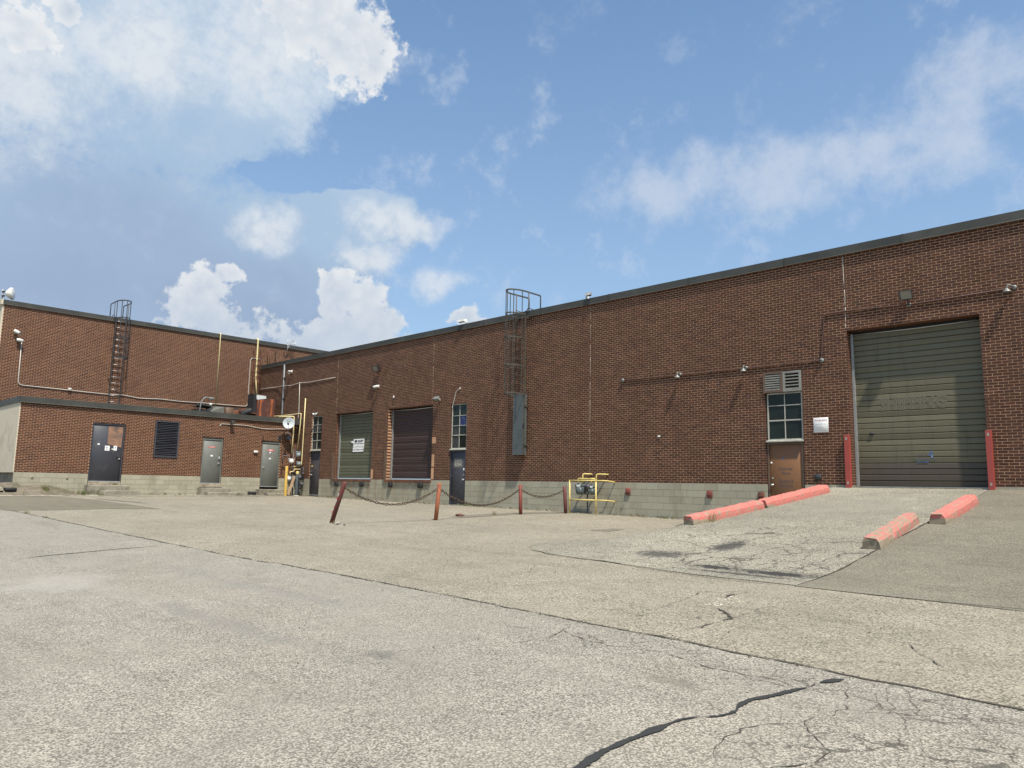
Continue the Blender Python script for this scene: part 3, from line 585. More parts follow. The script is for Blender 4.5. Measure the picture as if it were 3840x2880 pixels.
crackobj([(-4.5, -11.7), (-4.6, -11.0)], 0.03, jit=1.2)
crackobj([(-4.89, -11.83), (-4.99, -11.45), (-4.96, -11.17)], 0.022)
crackobj([(-3.12, -13.95), (-2.75, -13.91), (-2.3, -13.5), (-1.7, -13.35)], 0.012)
crackobj([(-2.3, -12.6), (-1.9, -13.2), (-1.5, -13.5)], 0.014)
crackobj([(-5.0, -14.2), (-4.3, -14.5), (-3.5, -14.35), (-2.7, -14.55), (-2.0, -14.5), (-1.3, -14.7)], 0.012)
crackobj([(-4.9, -14.0), (-4.6, -14.6), (-4.75, -15.1)], 0.01)
crackobj([(-2.2, -14.2), (-1.95, -14.8), (-2.05, -15.2), (-1.75, -15.6), (-1.85, -16.1), (-1.6, -16.6)], 0.010, jit=1.0)
crackobj([(-2.05, -15.2), (-2.3, -15.6), (-2.1, -16.2)], 0.012)
crackobj([(-7.9, -13.0), (-7.6, -11.8), (-8.2, -10.9), (-7.9, -10.1)], 0.008)
crackobj([(-20.5, -12.8), (-19, -12.0), (-16.8, -11.4), (-15.5, -10.6)], 0.02)
crackobj([(-23, -9.2), (-20.5, -8.4), (-18.9, -8.6)], 0.016)
crackobj([(-7.9, -4.6), (-7.0, -4.9), (-6.0, -4.7), (-5.0, -5.1), (-4.4, -4.9)], 0.010, 0.014)
crackobj([(-7.7, -8.9), (-7.0, -8.4), (-6.6, -7.6), (-5.9, -7.3), (-5.3, -7.6), (-4.7, -7.2)], 0.014, 0.014, wob=0.06)
crackobj([(-6.0, -9.2), (-5.8, -8.5), (-5.95, -7.9), (-5.5, -7.4)], 0.016, 0.014, wob=0.06)
crackobj([(-5.2, -9.4), (-5.3, -8.7), (-5.0, -8.3), (-5.1, -7.8)], 0.014, 0.014, wob=0.06)
crackobj([(-2.52, -17.3), (-2.53, -16.9), (-2.55, -16.66), (-2.6, -16.4), (-2.61, -16.2), (-2.6, -16.03), (-2.59, -15.85), (-2.58, -15.7), (-2.53, -15.57)], 0.048, 0.012, 'sealer', 'tar_line', step=0.022, jit=0.35, wob=0.010, vary=0.5)
crackobj([(-2.53, -15.57), (-2.46, -15.49), (-2.43, -15.4), (-2.43, -15.29)], 0.024, 0.012, 'sealer', 'tar_line', step=0.02, jit=0.6, wob=0.01)
crackobj([(-2.43, -15.32), (-2.47, -15.16), (-2.46, -15.05), (-2.40, -14.84), (-2.36, -14.62), (-2.32, -14.5)], 0.048, 0.012, 'sealer', 'tar_line', step=0.022, jit=0.35, wob=0.010, vary=0.6)
crackobj([(-2.32, -14.5), (-2.31, -14.38)], 0.012, 0.012, 'sealer', 'tar_line', step=0.03)
crackobj([(-2.31, -14.36), (-2.27, -14.25), (-2.22, -14.14)], 0.05, 0.012, 'sealer', 'tar_line', step=0.03, jit=0.25, wob=0.004)
crackobj([(-31.2, -10.4), (-30.0, -10.2), (-28.6, -9.9), (-27.5, -9.7)], 0.07, 0.009, 'sealer', 'tar_line')
crackobj([(-34.2, -0.07), (-30, -0.08), (-26, -0.07), (-22, -0.09), (-17, -0.08), (-12.4, -0.09)], 0.20, 0.010, 'foot_dirt', 'wall_foot_dirt', step=0.06, jit=0.8, vary=0.8, wob=0.02)
crackobj([(-34.93, -9.5), (-34.92, -7), (-34.93, -5.2)], 0.22, 0.010, 'foot_dirt', 'wall_foot_dirt', step=0.06, jit=0.8, vary=0.8)
crackobj([(-33.9, -10.2), (-33.2, -8.0), (-33.4, -5.0), (-33.3, -2.0)], 0.35, 0.010, 'foot_dirt', 'drain_line', step=0.08, jit=0.8, vary=0.9, wob=0.10)
crackobj([(-33.5, -15.5), (-33.35, -13), (-33.3, -11), (-33.6, -9.6), (-34.2, -9.2)], 0.22, 0.012, 'grit', 'gravel_edge', step=0.07, jit=0.9, vary=0.9, wob=0.06)
# dirt bank with grass at the annex corner
mb = MB(); nx, ny = 34, 40
def bank(x, y):
    t = clampf((-33.2 - x) / 1.9, 0, 1); s_ = clampf((-9.55 - y) / 1.6, 0, 1)
    h = 0.36 * t * t * (3 - 2 * t) * s_ * s_ * (3 - 2 * s_)
    h2 = 0.16 * noise.noise(Vector((x * 1.9, y * 1.9, 1))) + 0.08 * noise.noise(Vector((x * 5, y * 5, 2)))
    return base_z(x, y) - 0.02 + h + max(0, h2) * min(1, t * 2.5) * s_
for j in range(ny):
    for i in range(nx):
        x = -40 + i * 0.21 - 0.0; y = -15.0 + j * 0.145; mb.v.append((x, y, bank(x, y)))
mb.f = [(j * nx + i, j * nx + i + 1, (j + 1) * nx + i + 1, (j + 1) * nx + i) for j in range(ny - 1) for i in range(nx - 1)]; mb.sm = [True] * len(mb.f)
structure(mb, 'dirt_bank', M['dirt'])
# ------------------------------------------------------------------ brickwork
BU, BH, J = 0.2032, 0.067733, 0.0105
def in_view(p, margin=0.0):
    q = Vector(p) - CAM; zc = q.dot(CF)
    if zc < 0.1: return 0
    X = 2828.28 * q.dot(CR) / zc; Y = 2828.28 * q.dot(CU) / zc
    return 1.0 / zc if abs(X) < 1900 and abs(Y) < 1420 else 0
def cut(intervals, a, b):
    out = []
    for p, q in intervals:
        if b <= p or a >= q: out.append((p, q)); continue
        if a > p: out.append((p, a))
        if b < q: out.append((b, q))
    return out
def courses(u0, u1, k0, k1, zb, H, U, openings, shift):
    """brick pieces (u, u, z, z, full) in running bond, cut at the openings"""
    res = []
    for k in range(k0, k1):
        z0 = zb + k * H; zc = z0 + H / 2; par = 0.5 * ((k + 400) % 2)
        free = [(u0, u1)]
        for (a, b, c0, c1) in openings:
            if c0 < zc < c1: free = cut(free, a, b)
        for (a, b) in free:
            n0 = math.floor((a + shift) / U + par) - 1; n1 = math.ceil((b + shift) / U + par) + 1
            for n in range(n0, n1):
                p = (n - par) * U - shift + J / 2; q = p + U - J; pp, qq = max(p, a), min(q, b)
                if qq - pp > 0.02: res.append((pp, qq, z0 + J / 2, z0 + H - J / 2, abs((qq - pp) - (q - p)) < 1e-4, abs(pp - a) < 1e-4 and pp > p - 1e-6 and a > u0 + 0.01, abs(qq - b) < 1e-4 and b < u1 - 0.01))
    return res
def masonry(fr, parent, bricks, m, piece, rest, reveal=0.0, depth=0.06, jit=0.0010, limit=300, rough=0.0):
    full = [b for b in bricks if b[4]]
    sc_ = sorted(((in_view(fr((b[0] + b[1]) / 2, 0, (b[2] + b[3]) / 2)), b) for b in full), key=lambda t: -t[0])
    chosen = [b for s_, b in sc_[:limit] if s_ > 0]; chs = set((b[0], b[2]) for b in chosen)
    off = wloc(parent)
    if chosen:
        b = chosen[0]; hw, hh = (b[1] - b[0]) / 2, (b[3] - b[2]) / 2; meshes = []
        for q in range(4):                                   # a few slightly different pieces, shared by all
            mb = MB(fr); r = lambda s_=0.0012 + rough: random.uniform(-s_, s_)
            o0 = fr(0, 0, 0)
            vs = [(-hw + r(), 0, -hh + r()), (hw + r(), 0, -hh + r()), (hw + r(), 0, hh + r()), (-hw + r(), 0, hh + r()), (-hw, -depth, -hh), (hw, -depth, -hh), (hw, -depth, hh), (-hw, -depth, hh)]
            mb.add(vs, [(0, 3, 2, 1), (0, 1, 5, 4), (1, 2, 6, 5), (2, 3, 7, 6), (3, 0, 4, 7)])
            mb.v = [(x - o0[0], y - o0[1], z - o0[2]) for x, y, z in mb.v]
            me = bpy.data.meshes.new(piece); me.from_pydata(mb.v, [], mb.f); me.materials.append(m); me.update(); meshes.append(me)
        for i, b in enumerate(chosen):
            o = bpy.data.objects.new(piece, meshes[i % 4]); col.objects.link(o); o.parent = parent
            o.location = Vector(fr((b[0] + b[1]) / 2, random.uniform(-jit, jit), (b[2] + b[3]) / 2)) - off
    V = []; Fc = []
    def put(u0, u1, z0, z1, d0, d1):
        n = len(V); r = lambda s_=0.0012 + rough: random.uniform(-s_, s_)
        for p in ((u0 + r(), d0, z0 + r()), (u1 + r(), d0, z0 + r()), (u1 + r(), d0, z1 + r()), (u0 + r(), d0, z1 + r()), (u0, d1, z0), (u1, d1, z0), (u1, d1, z1), (u0, d1, z1)): V.append(fr(*p))
        Fc.extend([(n, n + 3, n + 2, n + 1), (n, n + 1, n + 5, n + 4), (n + 1, n + 2, n + 6, n + 5), (n + 2, n + 3, n + 7, n + 6), (n + 3, n, n + 4, n + 7)])
    for b in bricks:
        if (b[0], b[2]) in chs: continue
        d0 = random.uniform(-jit, jit); edge = b[5] or b[6]
        dd = depth
        if edge and reveal: dd = 0.095 if int(round(b[2] / BH)) % 2 else 0.195
        put(b[0], b[1], b[2], b[3], d0, -dd)
        if edge and reveal:
            q = -dd - J
            while q > -reveal + 0.03:
                q2 = max(q - 0.195, -reveal); put(b[0], b[1], b[2], b[3], q, q2); q = q2 - J
    mb = MB(); off3 = off; mb.v = V; mb.f = Fc; mb.sm = [False] * len(Fc)
    return mb.build(rest, m, parent, kind='stuff', recalc=False)
def backing(fr, u0, u1, z0, z1, openings, d, depth):
    """recessed mortar sheet with the openings left free, and their reveals"""
    us = sorted({u0, u1} | {x for o in openings for x in o[:2] if u0 < x < u1}); zs = sorted({z0, z1} | {x for o in openings for x in o[2:4] if z0 < x < z1})
    mb = MB(fr)
    for a, b in zip(us, us[1:]):
        for c_, e in zip(zs, zs[1:]):
            cu, cz = (a + b) / 2, (c_ + e) / 2
            if any(o[0] < cu < o[1] and o[2] < cz < o[3] for o in openings): continue
            mb.add([(a, d, c_), (b, d, c_), (b, d, e), (a, d, e)], [(0, 1, 2, 3)])
    for o in openings:
        a, b, c_, e = o[0] - 0.003, o[1] + 0.003, max(o[2], z0), min(o[3], z1) + 0.003
        if e <= c_: continue
        for x in (a, b): mb.add([(x, d, c_), (x, -depth, c_), (x, -depth, e), (x, d, e)], [(0, 1, 2, 3)])
        if o[3] <= z1: mb.add([(a, d, e), (b, d, e), (b, -depth, e), (a, -depth, e)], [(0, 1, 2, 3)])
    return mb
def flashing(fr, parent, u0, u1, z0, z1, d=0.05, piece=3.05, back=0.35):
    root = MB(fr).box(u0, u1, -back + 0.02, d - 0.012, z0 + 0.03, z1 - 0.012).build('roof_edge', M['flash'], parent)
    u = u0
    while u < u1 - 0.01:
        e = min(u + piece, u1)
        dj = random.uniform(-0.003, 0.003)
        MB(fr).prof([(d + dj, z0 + 0.012), (d + 0.016 + dj, z0), (d + 0.019 + dj, z0 + 0.005), (d + 0.004 + dj, z0 + 0.022), (d + 0.004 + dj, z1), (-back, z1 + 0.002), (-back, z1 - 0.008), (d - 0.006 + dj, z1 - 0.01)], u + 0.002, e - 0.002).build('flashing_panel', M['flash'], root)
        if e < u1 - 0.01: MB(fr).box(e - 0.03, e + 0.03, d + 0.003, d + 0.011, z0 + 0.024, z1 + 0.004).build('seam_cover', M['flash'], root)
        u = e
    return root
ZJ = 1.70
def kz(k): return ZJ + k * BH
# ------------------------------------------------------------------ long warehouse
WH = thing('brick_warehouse', 'long low brick warehouse with two loading docks and a tall green roll-up door', 'building', (-16, 0, 0.6))
OP_N = (-33.62, -32.68, 0.5, kz(46)); OP_D1 = (-31.42, -28.38, ZJ - 0.02, kz(46)); OP_D2 = (-27.22, -24.15, ZJ - 0.02, kz(46))
OP_S = (-23.02, -22.05, 0.5, kz(45)); OP_R = (-9.66, -8.60, 0.5, kz(46)); OP_B = (-7.37, -4.35, 1.0, kz(59))
OPS = [OP_N, OP_D1, OP_D2, OP_S, OP_R, OP_B]
bw = backing(FL, -39.6, 9.0, ZJ - 0.001, 7.80, OPS, -0.0016, 0.3).build('brick_wall', M['mortar'], WH)
masonry(FL, bw, courses(-39.5, 9.0, 0, 90, ZJ, BH, BU, OPS, 0.0), M['brick'], 'brick', 'brickwork', reveal=0.3)
bb = backing(FL, -39.6, 9.0, 0.2, ZJ - 0.002, OPS, -0.003, 0.3).build('block_base', M['block_joint'], WH)
masonry(FL, bb, courses(-35.4, 9.0, -6, 0, ZJ, 0.2032, 0.4064, OPS, 0.0), M['block'], 'block', 'blockwork', depth=0.05, jit=0.0015, rough=0.001)
flashing(FL, WH, -39.45, 9.0, 7.72, 7.95)
MB().box(-39.3, 9.0, 0.3, 34.0, 7.55, 7.80).build('roof', M['roof'], WH)
# soffit lintels
for o in (OP_D1, OP_D2, OP_B, OP_N, OP_S, OP_R):
    MB(FL).box(o[0] + 0.002, o[1] - 0.002, -0.29, -0.012, o[3] - 0.012, o[3] + 0.0015).build('lintel', M['rust'], WH)
# control joints with patchy sealant
def joint(u, z0, z1, m_, name='joint_seal', r=0.010):
    z = z1; du = 0.0
    while z > z0:
        z2 = max(z0, z - random.uniform(0.25, 0.9)); pts = []
        for i in range(5):
            du += random.uniform(-0.008, 0.008); du = clampf(du, -0.012, 0.012); pts.append(FL(u + du, 0.003 + 0.004 * random.random(), z + (z2 - z) * i / 4))
        MB().tube(pts, r * random.uniform(0.7, 1.2), 6).build(name, M[m_], WH); z = z2 - random.choice((0.0, 0.0, 0.05, 0.12))
joint(-31.45, 4.84, 7.68, 'sealant_old', r=0.008); joint(-24.20, 4.84, 7.68, 'sealant_old', r=0.008); joint(-15.88, 3.2, 7.70, 'sealant_mid', r=0.006); joint(-15.88, 1.75, 3.2, 'sealant_old', r=0.007)
joint(-7.385, 5.75, 7.70, 'sealant', r=0.009)
# ---- doors and windows of the warehouse
def steel_door(fr, parent, u0, u1, z0, z1, m, label=None, d=-0.05, hinge='L', knob=True, mframe=None, reveal=0.028):
    """hollow metal door: frame of jambs and head, leaf, hinges, lock"""
    dr = MB(fr).rbox(u0 + 0.05, u1 - 0.05, d - 0.045, d, z0 + 0.012, z1 - 0.05, 0.004, 1).build('door', m, parent)
    if label: dr['label'] = label
    f = MB(fr); f.box(u0, u0 + 0.048, d - 0.08, d + reveal, z0, z1); f.box(u1 - 0.048, u1, d - 0.08, d + reveal, z0, z1); f.box(u0 + 0.048, u1 - 0.048, d - 0.08, d + reveal, z1 - 0.046, z1 - 0.001)
    f.build('door_frame', mframe or m, dr)
    MB(fr).box(u0 + 0.002, u1 - 0.002, d - 0.08, d + reveal - 0.006, z1 + 0.001, z1 + 0.068).build('header', M['dark_steel'], dr)
    MB(fr).box(u0 + 0.01, u1 - 0.01, d - 0.08, d + reveal + 0.02, z0 - 0.03, z0 + 0.008).build('threshold', M['galv'], dr)
    hu = u0 + 0.05 if hinge == 'L' else u1 - 0.05; ku = u1 - 0.12 if hinge == 'L' else u0 + 0.12
    for k in (0.25, 1.05, z1 - z0 - 0.3): MB(fr).tube([(hu, d + 0.004, z0 + k), (hu, d + 0.004, z0 + k + 0.1)], 0.010, 6).build('hinge', M['dark_steel'], dr)
    if knob:
        h = MB(fr); h.lathe([(0.0, 0.0), (0.033, 0.0), (0.033, 0.012), (0.012, 0.016), (0.012, 0.04), (0.030, 0.05), (0.032, 0.07), (0.02, 0.082), (0, 0.084)], (ku, d, z0 + 0.98), (0, 1, 0), 12); h.build('handle', M['galv'], dr)
        h = MB(fr); h.lathe([(0, 0), (0.024, 0), (0.022, 0.012), (0, 0.014)], (ku, d, z0 + 1.16), (0, 1, 0), 10); h.build('deadbolt', M['galv'], dr)
    return dr
def window(fr, parent, u0, u1, z0, z1, cols, bars, d=-0.06, blue=None, milky=()):
    """steel sash: frame, glazing bars, one object per pane"""
    w_ = 0.035
    f = MB(fr); f.box(u0, u0 + w_, d - 0.04, d + 0.02, z0, z1); f.box(u1 - w_, u1, d - 0.04, d + 0.02, z0, z1); f.box(u0 + w_, u1 - w_, d - 0.04, d + 0.02, z1 - w_, z1); f.box(u0 + w_, u1 - w_, d - 0.04, d + 0.02, z0, z0 + w_)
    win = f.build('window', M['frame'], parent)
    MB(fr).prof([(d + 0.02, z0 + 0.001), (d + 0.11, z0 - 0.02), (d + 0.11, z0 - 0.055), (d - 0.03, z0 - 0.045)], u0 - 0.02, u1 + 0.02).build('sill', M['frame'], win)
    us = [u0 + w_ + (u1 - u0 - 2 * w_) * i / cols for i in range(cols + 1)]; zs = [z0 + w_] + sorted(bars) + [z1 - w_]
    for u in us[1:-1]: MB(fr).box(u - 0.011, u + 0.011, d - 0.02, d + 0.012, z0 + w_, z1 - w_).build('muntin', M['frame'], win)
    for i, z in enumerate(zs[1:-1]):
        t = 0.018 if i == 0 else 0.011; MB(fr).box(u0 + w_, u1 - w_, d - 0.018, d + 0.014, z - t, z + t).build('glazing_bar', M['frame'], win)
    n = 0
    for i in range(cols):
        for j in range(len(zs) - 1):
            a, b, c_, e = us[i] + 0.004, us[i + 1] - 0.004, zs[j] + 0.004, zs[j + 1] - 0.004; tl = random.uniform(-0.003, 0.003)
            mm = M['blue_pane'] if blue == (i, j) else (M['glass_milky'] if (i, j) in milky else M['glass'])
            pn = MB(fr).hexa([(a, d - 0.012 + tl, c_), (b, d - 0.012 - tl, c_), (b, d - 0.006 - tl, c_), (a, d - 0.006 + tl, c_), (a, d - 0.012 - tl, e), (b, d - 0.012 + tl, e), (b, d - 0.006 + tl, e), (a, d - 0.006 - tl, e)]).build('pane', mm, win)
            if blue == (i, j): pn['label'] = 'pane covered with blue speckled film'
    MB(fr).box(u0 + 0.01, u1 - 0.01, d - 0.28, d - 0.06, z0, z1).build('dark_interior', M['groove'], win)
    return win
def louver(fr, parent, u0, u1, z0, z1, n, m, mslat, d=0.01, depth=0.09, name='louver', tilt=0.7, bent=(), lip=0.12):
    fw = 0.06
    f = MB(fr); f.box(u0, u0 + fw, d - depth, d, z0, z1); f.box(u1 - fw, u1, d - depth, d, z0, z1); f.box(u0 + fw, u1 - fw, d - depth, d, z1 - fw, z1); f.box(u0 + fw, u1 - fw, d - depth, d, z0, z0 + fw)
    lv = f.build(name, m, parent); h = (z1 - z0 - 2 * fw) / n
    MB(fr).box(u0 + fw * 0.5, u1 - fw * 0.5, d - depth - 0.02, d - depth + 0.002, z0 + fw * 0.5, z1 - fw * 0.5).build('backing', M['groove'], lv)
    for i in range(n):
        z = z0 + fw + i * h; b = random.uniform(-0.004, 0.004) + (0.02 if i in bent else 0)
        MB(fr).hexa([(u0 + fw, d - 0.012 + b, z), (u1 - fw, d - 0.012 - b, z), (u1 - fw, d - 0.008 - b, z + 0.008), (u0 + fw, d - 0.008 + b, z + 0.008), (u0 + fw, d - depth + 0.01, z + h * tilt), (u1 - fw, d - depth + 0.01, z + h * tilt), (u1 - fw, d - depth + 0.018, z + h * tilt + 0.008), (u0 + fw, d - depth + 0.018, z + h * tilt + 0.008)]).box(u0 + fw, u1 - fw, d - 0.012, d - 0.009, z + 0.008, z + 0.008 + h * lip).build('slat', mslat, lv)
    return lv
def rollup(fr, parent, u0, u1, z0, z1, d, slat, mtop, mlow=None, zlow=0.0, name='overhead_door', jitter=0.0):
    dr = MB(fr).box(u0, u1, d - 0.05, d - 0.028, z0, z1).build(name, M['groove'], parent)
    n = round((z1 - z0) / slat); h = (z1 - z0) / n
    for i in range(n):
        a = z0 + i * h; b = a + h; g = h * 0.06; sec = (i % 4 == 3)
        m = mlow if (mlow and b < zlow + 0.02) else mtop; x = random.uniform(-jitter, jitter)
        lo = x - (0.010 if i % 4 == 0 else 0.0); hi = x - (0.010 if i % 4 == 3 else 0.0)
        MB(fr).prof([(d - 0.03, a + 0.001), (d - 0.006 + lo, a + g), (d + lo, a + g * 2), (d + hi, b - g * 2.2), (d - 0.009 + hi, b - g * 0.7), (d - 0.03, b - 0.001)], u0 + 0.004, u1 - 0.004).build('slat', m, dr)
    return dr
# narrow door and window by the corner
nd = steel_door(FL, WH, -33.60, -32.70, 0.92, 3.05, M['navy_old'], 'faded purplish navy narrow door under a tall window', hinge='R')
MB(FL).box(-33.53, -33.40, -0.052, -0.045, 2.28, 2.36).build('plate', M['yellow'], nd)
window(FL, WH, -33.60, -32.70, 3.12, 4.80, 2, (3.58, 3.99, 4.36), milky={(0, 0), (0, 2)})
# dock one
def dock(o, mdoor, slat, name_label, zt, jt):
    u0, u1 = o[0], o[1]
    dr = rollup(FL, WH, u0 + 0.10, u1 - 0.03, ZJ + 0.06, zt, -0.24, slat, mdoor, jitter=jt); dr['label'] = name_label
    f = MB(FL); f.box(u0 + 0.035, u0 + 0.10, -0.26, -0.19, ZJ + 0.02, zt + 0.06); f.build('door_track', M['galv'], dr)
    MB(FL).box(u1 - 0.03, u1 - 0.002, -0.26, -0.2, ZJ + 0.02, zt + 0.06).build('door_track', M['dark_steel'], dr)
    MB(FL).tube([(u0 + 0.1, -0.22, zt + 0.03), ((u0 + u1) / 2, -0.22, zt + 0.015), (u1 - 0.05, -0.22, zt + 0.035)], 0.022, 8).build('head_seal', M['galv'], dr)
    MB(FL).box(u0 + 0.01, u1 - 0.01, -0.29, -0.265, zt, o[3] - 0.014).build('header_panel', M['groove'], dr)
    MB(FL).box(u0 - 0.04, u1 + 0.02, -0.02, 0.06, ZJ - 0.10, ZJ + 0.004).build('dock_edge', M['rust'], WH)
    MB(FL).box(u0 + 0.0, u1 - 0.0, -0.29, 0.058, ZJ + 0.005, ZJ + 0.018).build('dock_sill', M['galv'], WH)
    lip = MB(FL)
    for i in range(22):
        a = u0 + (u1 - u0) * i / 22; r = random.uniform(0.0, 0.03); lip.box(a, a + (u1 - u0) / 22 - 0.002, -0.02, 0.018 + r * 0.5, ZJ - 0.20 - r, ZJ - 0.102)
    lip.build('broken_lip', M['rough_concrete'], WH)
    return dr
d1 = dock(OP_D1, M['green_door'], 0.148, 'green ribbed dock door with torn white paper sign', 4.72, 0.002)
d2 = dock(OP_D2, M['maroon_door'], 0.076, 'dark maroon rolling shutter of the right-hand dock', 4.70, 0.0015)
for (u, w_) in ((-31.07, 0.10), (-29.0, 0.11), (-26.83, 0.10), (-24.77, 0.13)):
    MB(FL).rbox(u - w_, u + w_, -0.01, 0.10, 1.37, 1.60, 0.012, 1).build('dock_bumper', M['black'], WH)
for (u, h) in ((-31.48, 3.0), (-27.26, 2.99)):
    MB(FL).prof([(0.0, ZJ - 0.02), (0.055, ZJ - 0.02), (0.055, h), (0.0, h)], u - 0.11, u + 0.05).build('guard_post', M['brown_trim'], WH)
MB(FL).box(-28.37, -28.22, 0.001, 0.006, 1.72, 2.15).build('mortar_patch', M['mortar'], WH)
for (u0, u1, z0, z1) in ((-24.14, -23.98, 1.74, 2.2), (-24.13, -23.97, 2.25, 2.75), (-24.14, -23.9, 3.2, 3.45)):
    MB(FL).box(u0, u1, 0.0015, 0.005, z0, z1).build('mortar_patch', M['mortar'], WH)
# torn paper sign on the green dock door: strips stuck across the ribs
ps = MB(FL)
for (a, b, z0, z1) in ((-30.20, -29.33, 3.36, 3.57), (-30.22, -29.34, 3.21, 3.33), (-30.24, -29.36, 3.08, 3.19), (-30.25, -29.38, 2.97, 3.05)):
    n = 9
    for i in range(n):
        x0 = a + (b - a) * i / n; x1 = a + (b - a) * (i + 1) / n; e = [random.uniform(-0.006, 0.006) for _ in range(4)]
        ps.hexa([(x0, -0.236 + e[0], z0 + e[0]), (x1, -0.236 + e[1], z0 + e[1]), (x1, -0.233 + e[1], z0 + e[1]), (x0, -0.233 + e[0], z0 + e[0]), (x0, -0.236 + e[2], z1 + e[2]), (x1, -0.236 + e[3], z1 + e[3]), (x1, -0.233 + e[3], z1 + e[3]), (x0, -0.233 + e[2], z1 + e[2])])
ps.hexa([(-30.38, -0.232, 3.40), (-30.18, -0.22, 3.36), (-30.18, -0.218, 3.36), (-30.38, -0.229, 3.40), (-30.44, -0.215, 3.47), (-30.18, -0.222, 3.48), (-30.18, -0.219, 3.48), (-30.44, -0.212, 3.47)])
psn = ps.build('paper_sign', M['paper'], d1)
sm = MB(FL)
for (a, b, z0, z1) in ((-30.10, -29.92, 3.42, 3.52), (-29.88, -29.60, 3.47, 3.50), (-29.86, -29.55, 3.42, 3.445), (-29.58, -29.50, 3.45, 3.53), (-29.47, -29.41, 3.47, 3.52)):
    sm.box(a, b, -0.2265, -0.2255, z0, z1)
sm.build('smudge', M['ink'], d1)
# shipping/receiving door with window above
sd = steel_door(FL, WH, -23.00, -22.07, 0.75, 2.88, M['navy'], 'dark navy door with worn shipping and receiving lettering', hinge='L', knob=True)
window(FL, WH, -22.99, -22.07, 2.95, 4.74, 2, (3.49, 3.87, 4.27), blue=(1, 2), milky={(0, 0), (0, 1)})
MB(FL).box(-22.80, -22.27, -0.0495, -0.0485, 2.20, 2.56).build('tape_patch', M['tape'], sd)
text('SHIPPIN', 0.155, FL, -22.53, -0.0475, 2.455, M['letter_white'], sd, sx_=0.80, thin=0.004)
text('ECEIVI', 0.155, FL, -22.54, -0.0475, 2.315, M['letter_white'], sd, sx_=0.92, thin=0.004)
h = MB(FL); h.lathe([(0, 0), (0.052, 0), (0.050, 0.006), (0, 0.007)], (-22.20, -0.05, 2.13), (0, 1, 0), 14); h.build('sticker', M['white'], sd)
# brown door with window and twin louvers
bd = steel_door(FL, WH, -9.64, -8.62, 0.70, 2.83, M['brown_door'], 'brown door with faded blue lettering beside the ramp', hinge='R', knob=True, mframe=M['brown_trim'])
window(FL, WH, -9.62, -8.62, 2.90, 4.20, 2, (3.44, 3.85), milky=set())
louver(FL, WH, -9.69, -9.125, 4.215, 4.79, 7, M['brown_trim'], M['slat_grey'], d=0.04, depth=0.1, lip=0.5)
louver(FL, WH, -9.12, -8.61, 4.215, 4.775, 5, M['slat_grey'], M['slat_grey'], d=0.03, depth=0.1, tilt=0.55, lip=0.3)
text('4', 0.10, FL, -9.20, -0.0475, 2.40, M['blue_paint'], bd, thin=0.006)
for s_, z in (('Customer', 2.12), ('Please', 2.00), ('Shipping &', 1.79), ('Receiving', 1.67)):
    text(s_, 0.115, FL, -9.14, -0.0475, z, M['blue_faded'], bd, sx_=0.85)
h = MB(FL); h.lathe([(0, 0), (0.03, 0), (0.028, 0.008), (0, 0.01)], (-9.545, -0.05, 2.28), (0, 1, 0), 10); h.build('sticker', M['white'], bd)
# the tall door
big = rollup(FL, WH, -7.33, -4.38, 1.68, 5.60, -0.29, 0.145, M['olive'], M['olive_low'], 2.26, jitter=0.0018)
big['label'] = 'tall olive ribbed shipping door with brown bottom section'
MB(FL).box(-7.36, -7.30, -0.29, -0.22, 1.66, 5.62).build('door_track', M['galv'], big)
MB(FL).box(-4.40, -4.36, -0.30, -0.25, 1.66, 5.62).build('door_track', M['dark_steel'], big)
MB(FL).tube([(-7.33, -0.26, 5.60), (-5.8, -0.26, 5.585), (-4.38, -0.26, 5.60)], 0.018, 8).build('head_seal', M['galv'], big)
MB(FL).box(-7.36, -4.36, -0.298, -0.292, 5.58, kz(59) - 0.013).build('header_panel', M['groove'], big)
MB(FL).box(-7.40, -4.32, -0.30, 0.05, 1.60, 1.672).build('door_sill', M['concrete'], big)
text('SHIPPING', 0.42, FL, -5.97, -0.2872, 3.72, M['ghost'], big, sx_=0.88, thin=0.016)
text('SHIPPING', 0.42, FL, -5.97, -0.2862, 3.72, M['ghost_fill'], big, sx_=0.88, thin=-0.004)
text('4', 0.26, FL, -5.62, -0.2868, 2.46, M['blue_paint'], big, thin=0.005)
text('Unit #', 0.095, FL, -5.82, -0.2868, 2.44, M['blue_faded'], big)
MB(FL).box(-6.00, -5.48, -0.289, -0.287, 2.345, 2.352).build('drawn_line', M['blue_paint'], big)
sm = MB(FL)
for i in range(7): sm.box(-5.93 + i * 0.035, -5.885 + i * 0.035, -0.289, -0.287, 2.262 + random.uniform(0, 0.01), 2.29 + random.uniform(0, 0.015))
sm.build('paint_smear', M['blue_paint'], big)
MB(FL).rbox(-7.0, -6.9, -0.29, -0.255, 2.99, 3.04, 0.008, 1).build('handle', M['dark_steel'], big)
for (u0, u1) in ((-7.50, -7.38), (-4.36, -4.25)):
    p_ = MB(FL).prof([(0.0, 1.63), (0.12, 1.63), (0.12, 2.97), (0.0, 2.97)], u0, u1).build('door_post', M['red_paint'], WH)
    for z in (1.72, 2.84): MB(FL).box(u0 + 0.035, u0 + 0.075, 0.121, 0.124, z, z + 0.07).build('label_tag', M['ink_faded'], p_)
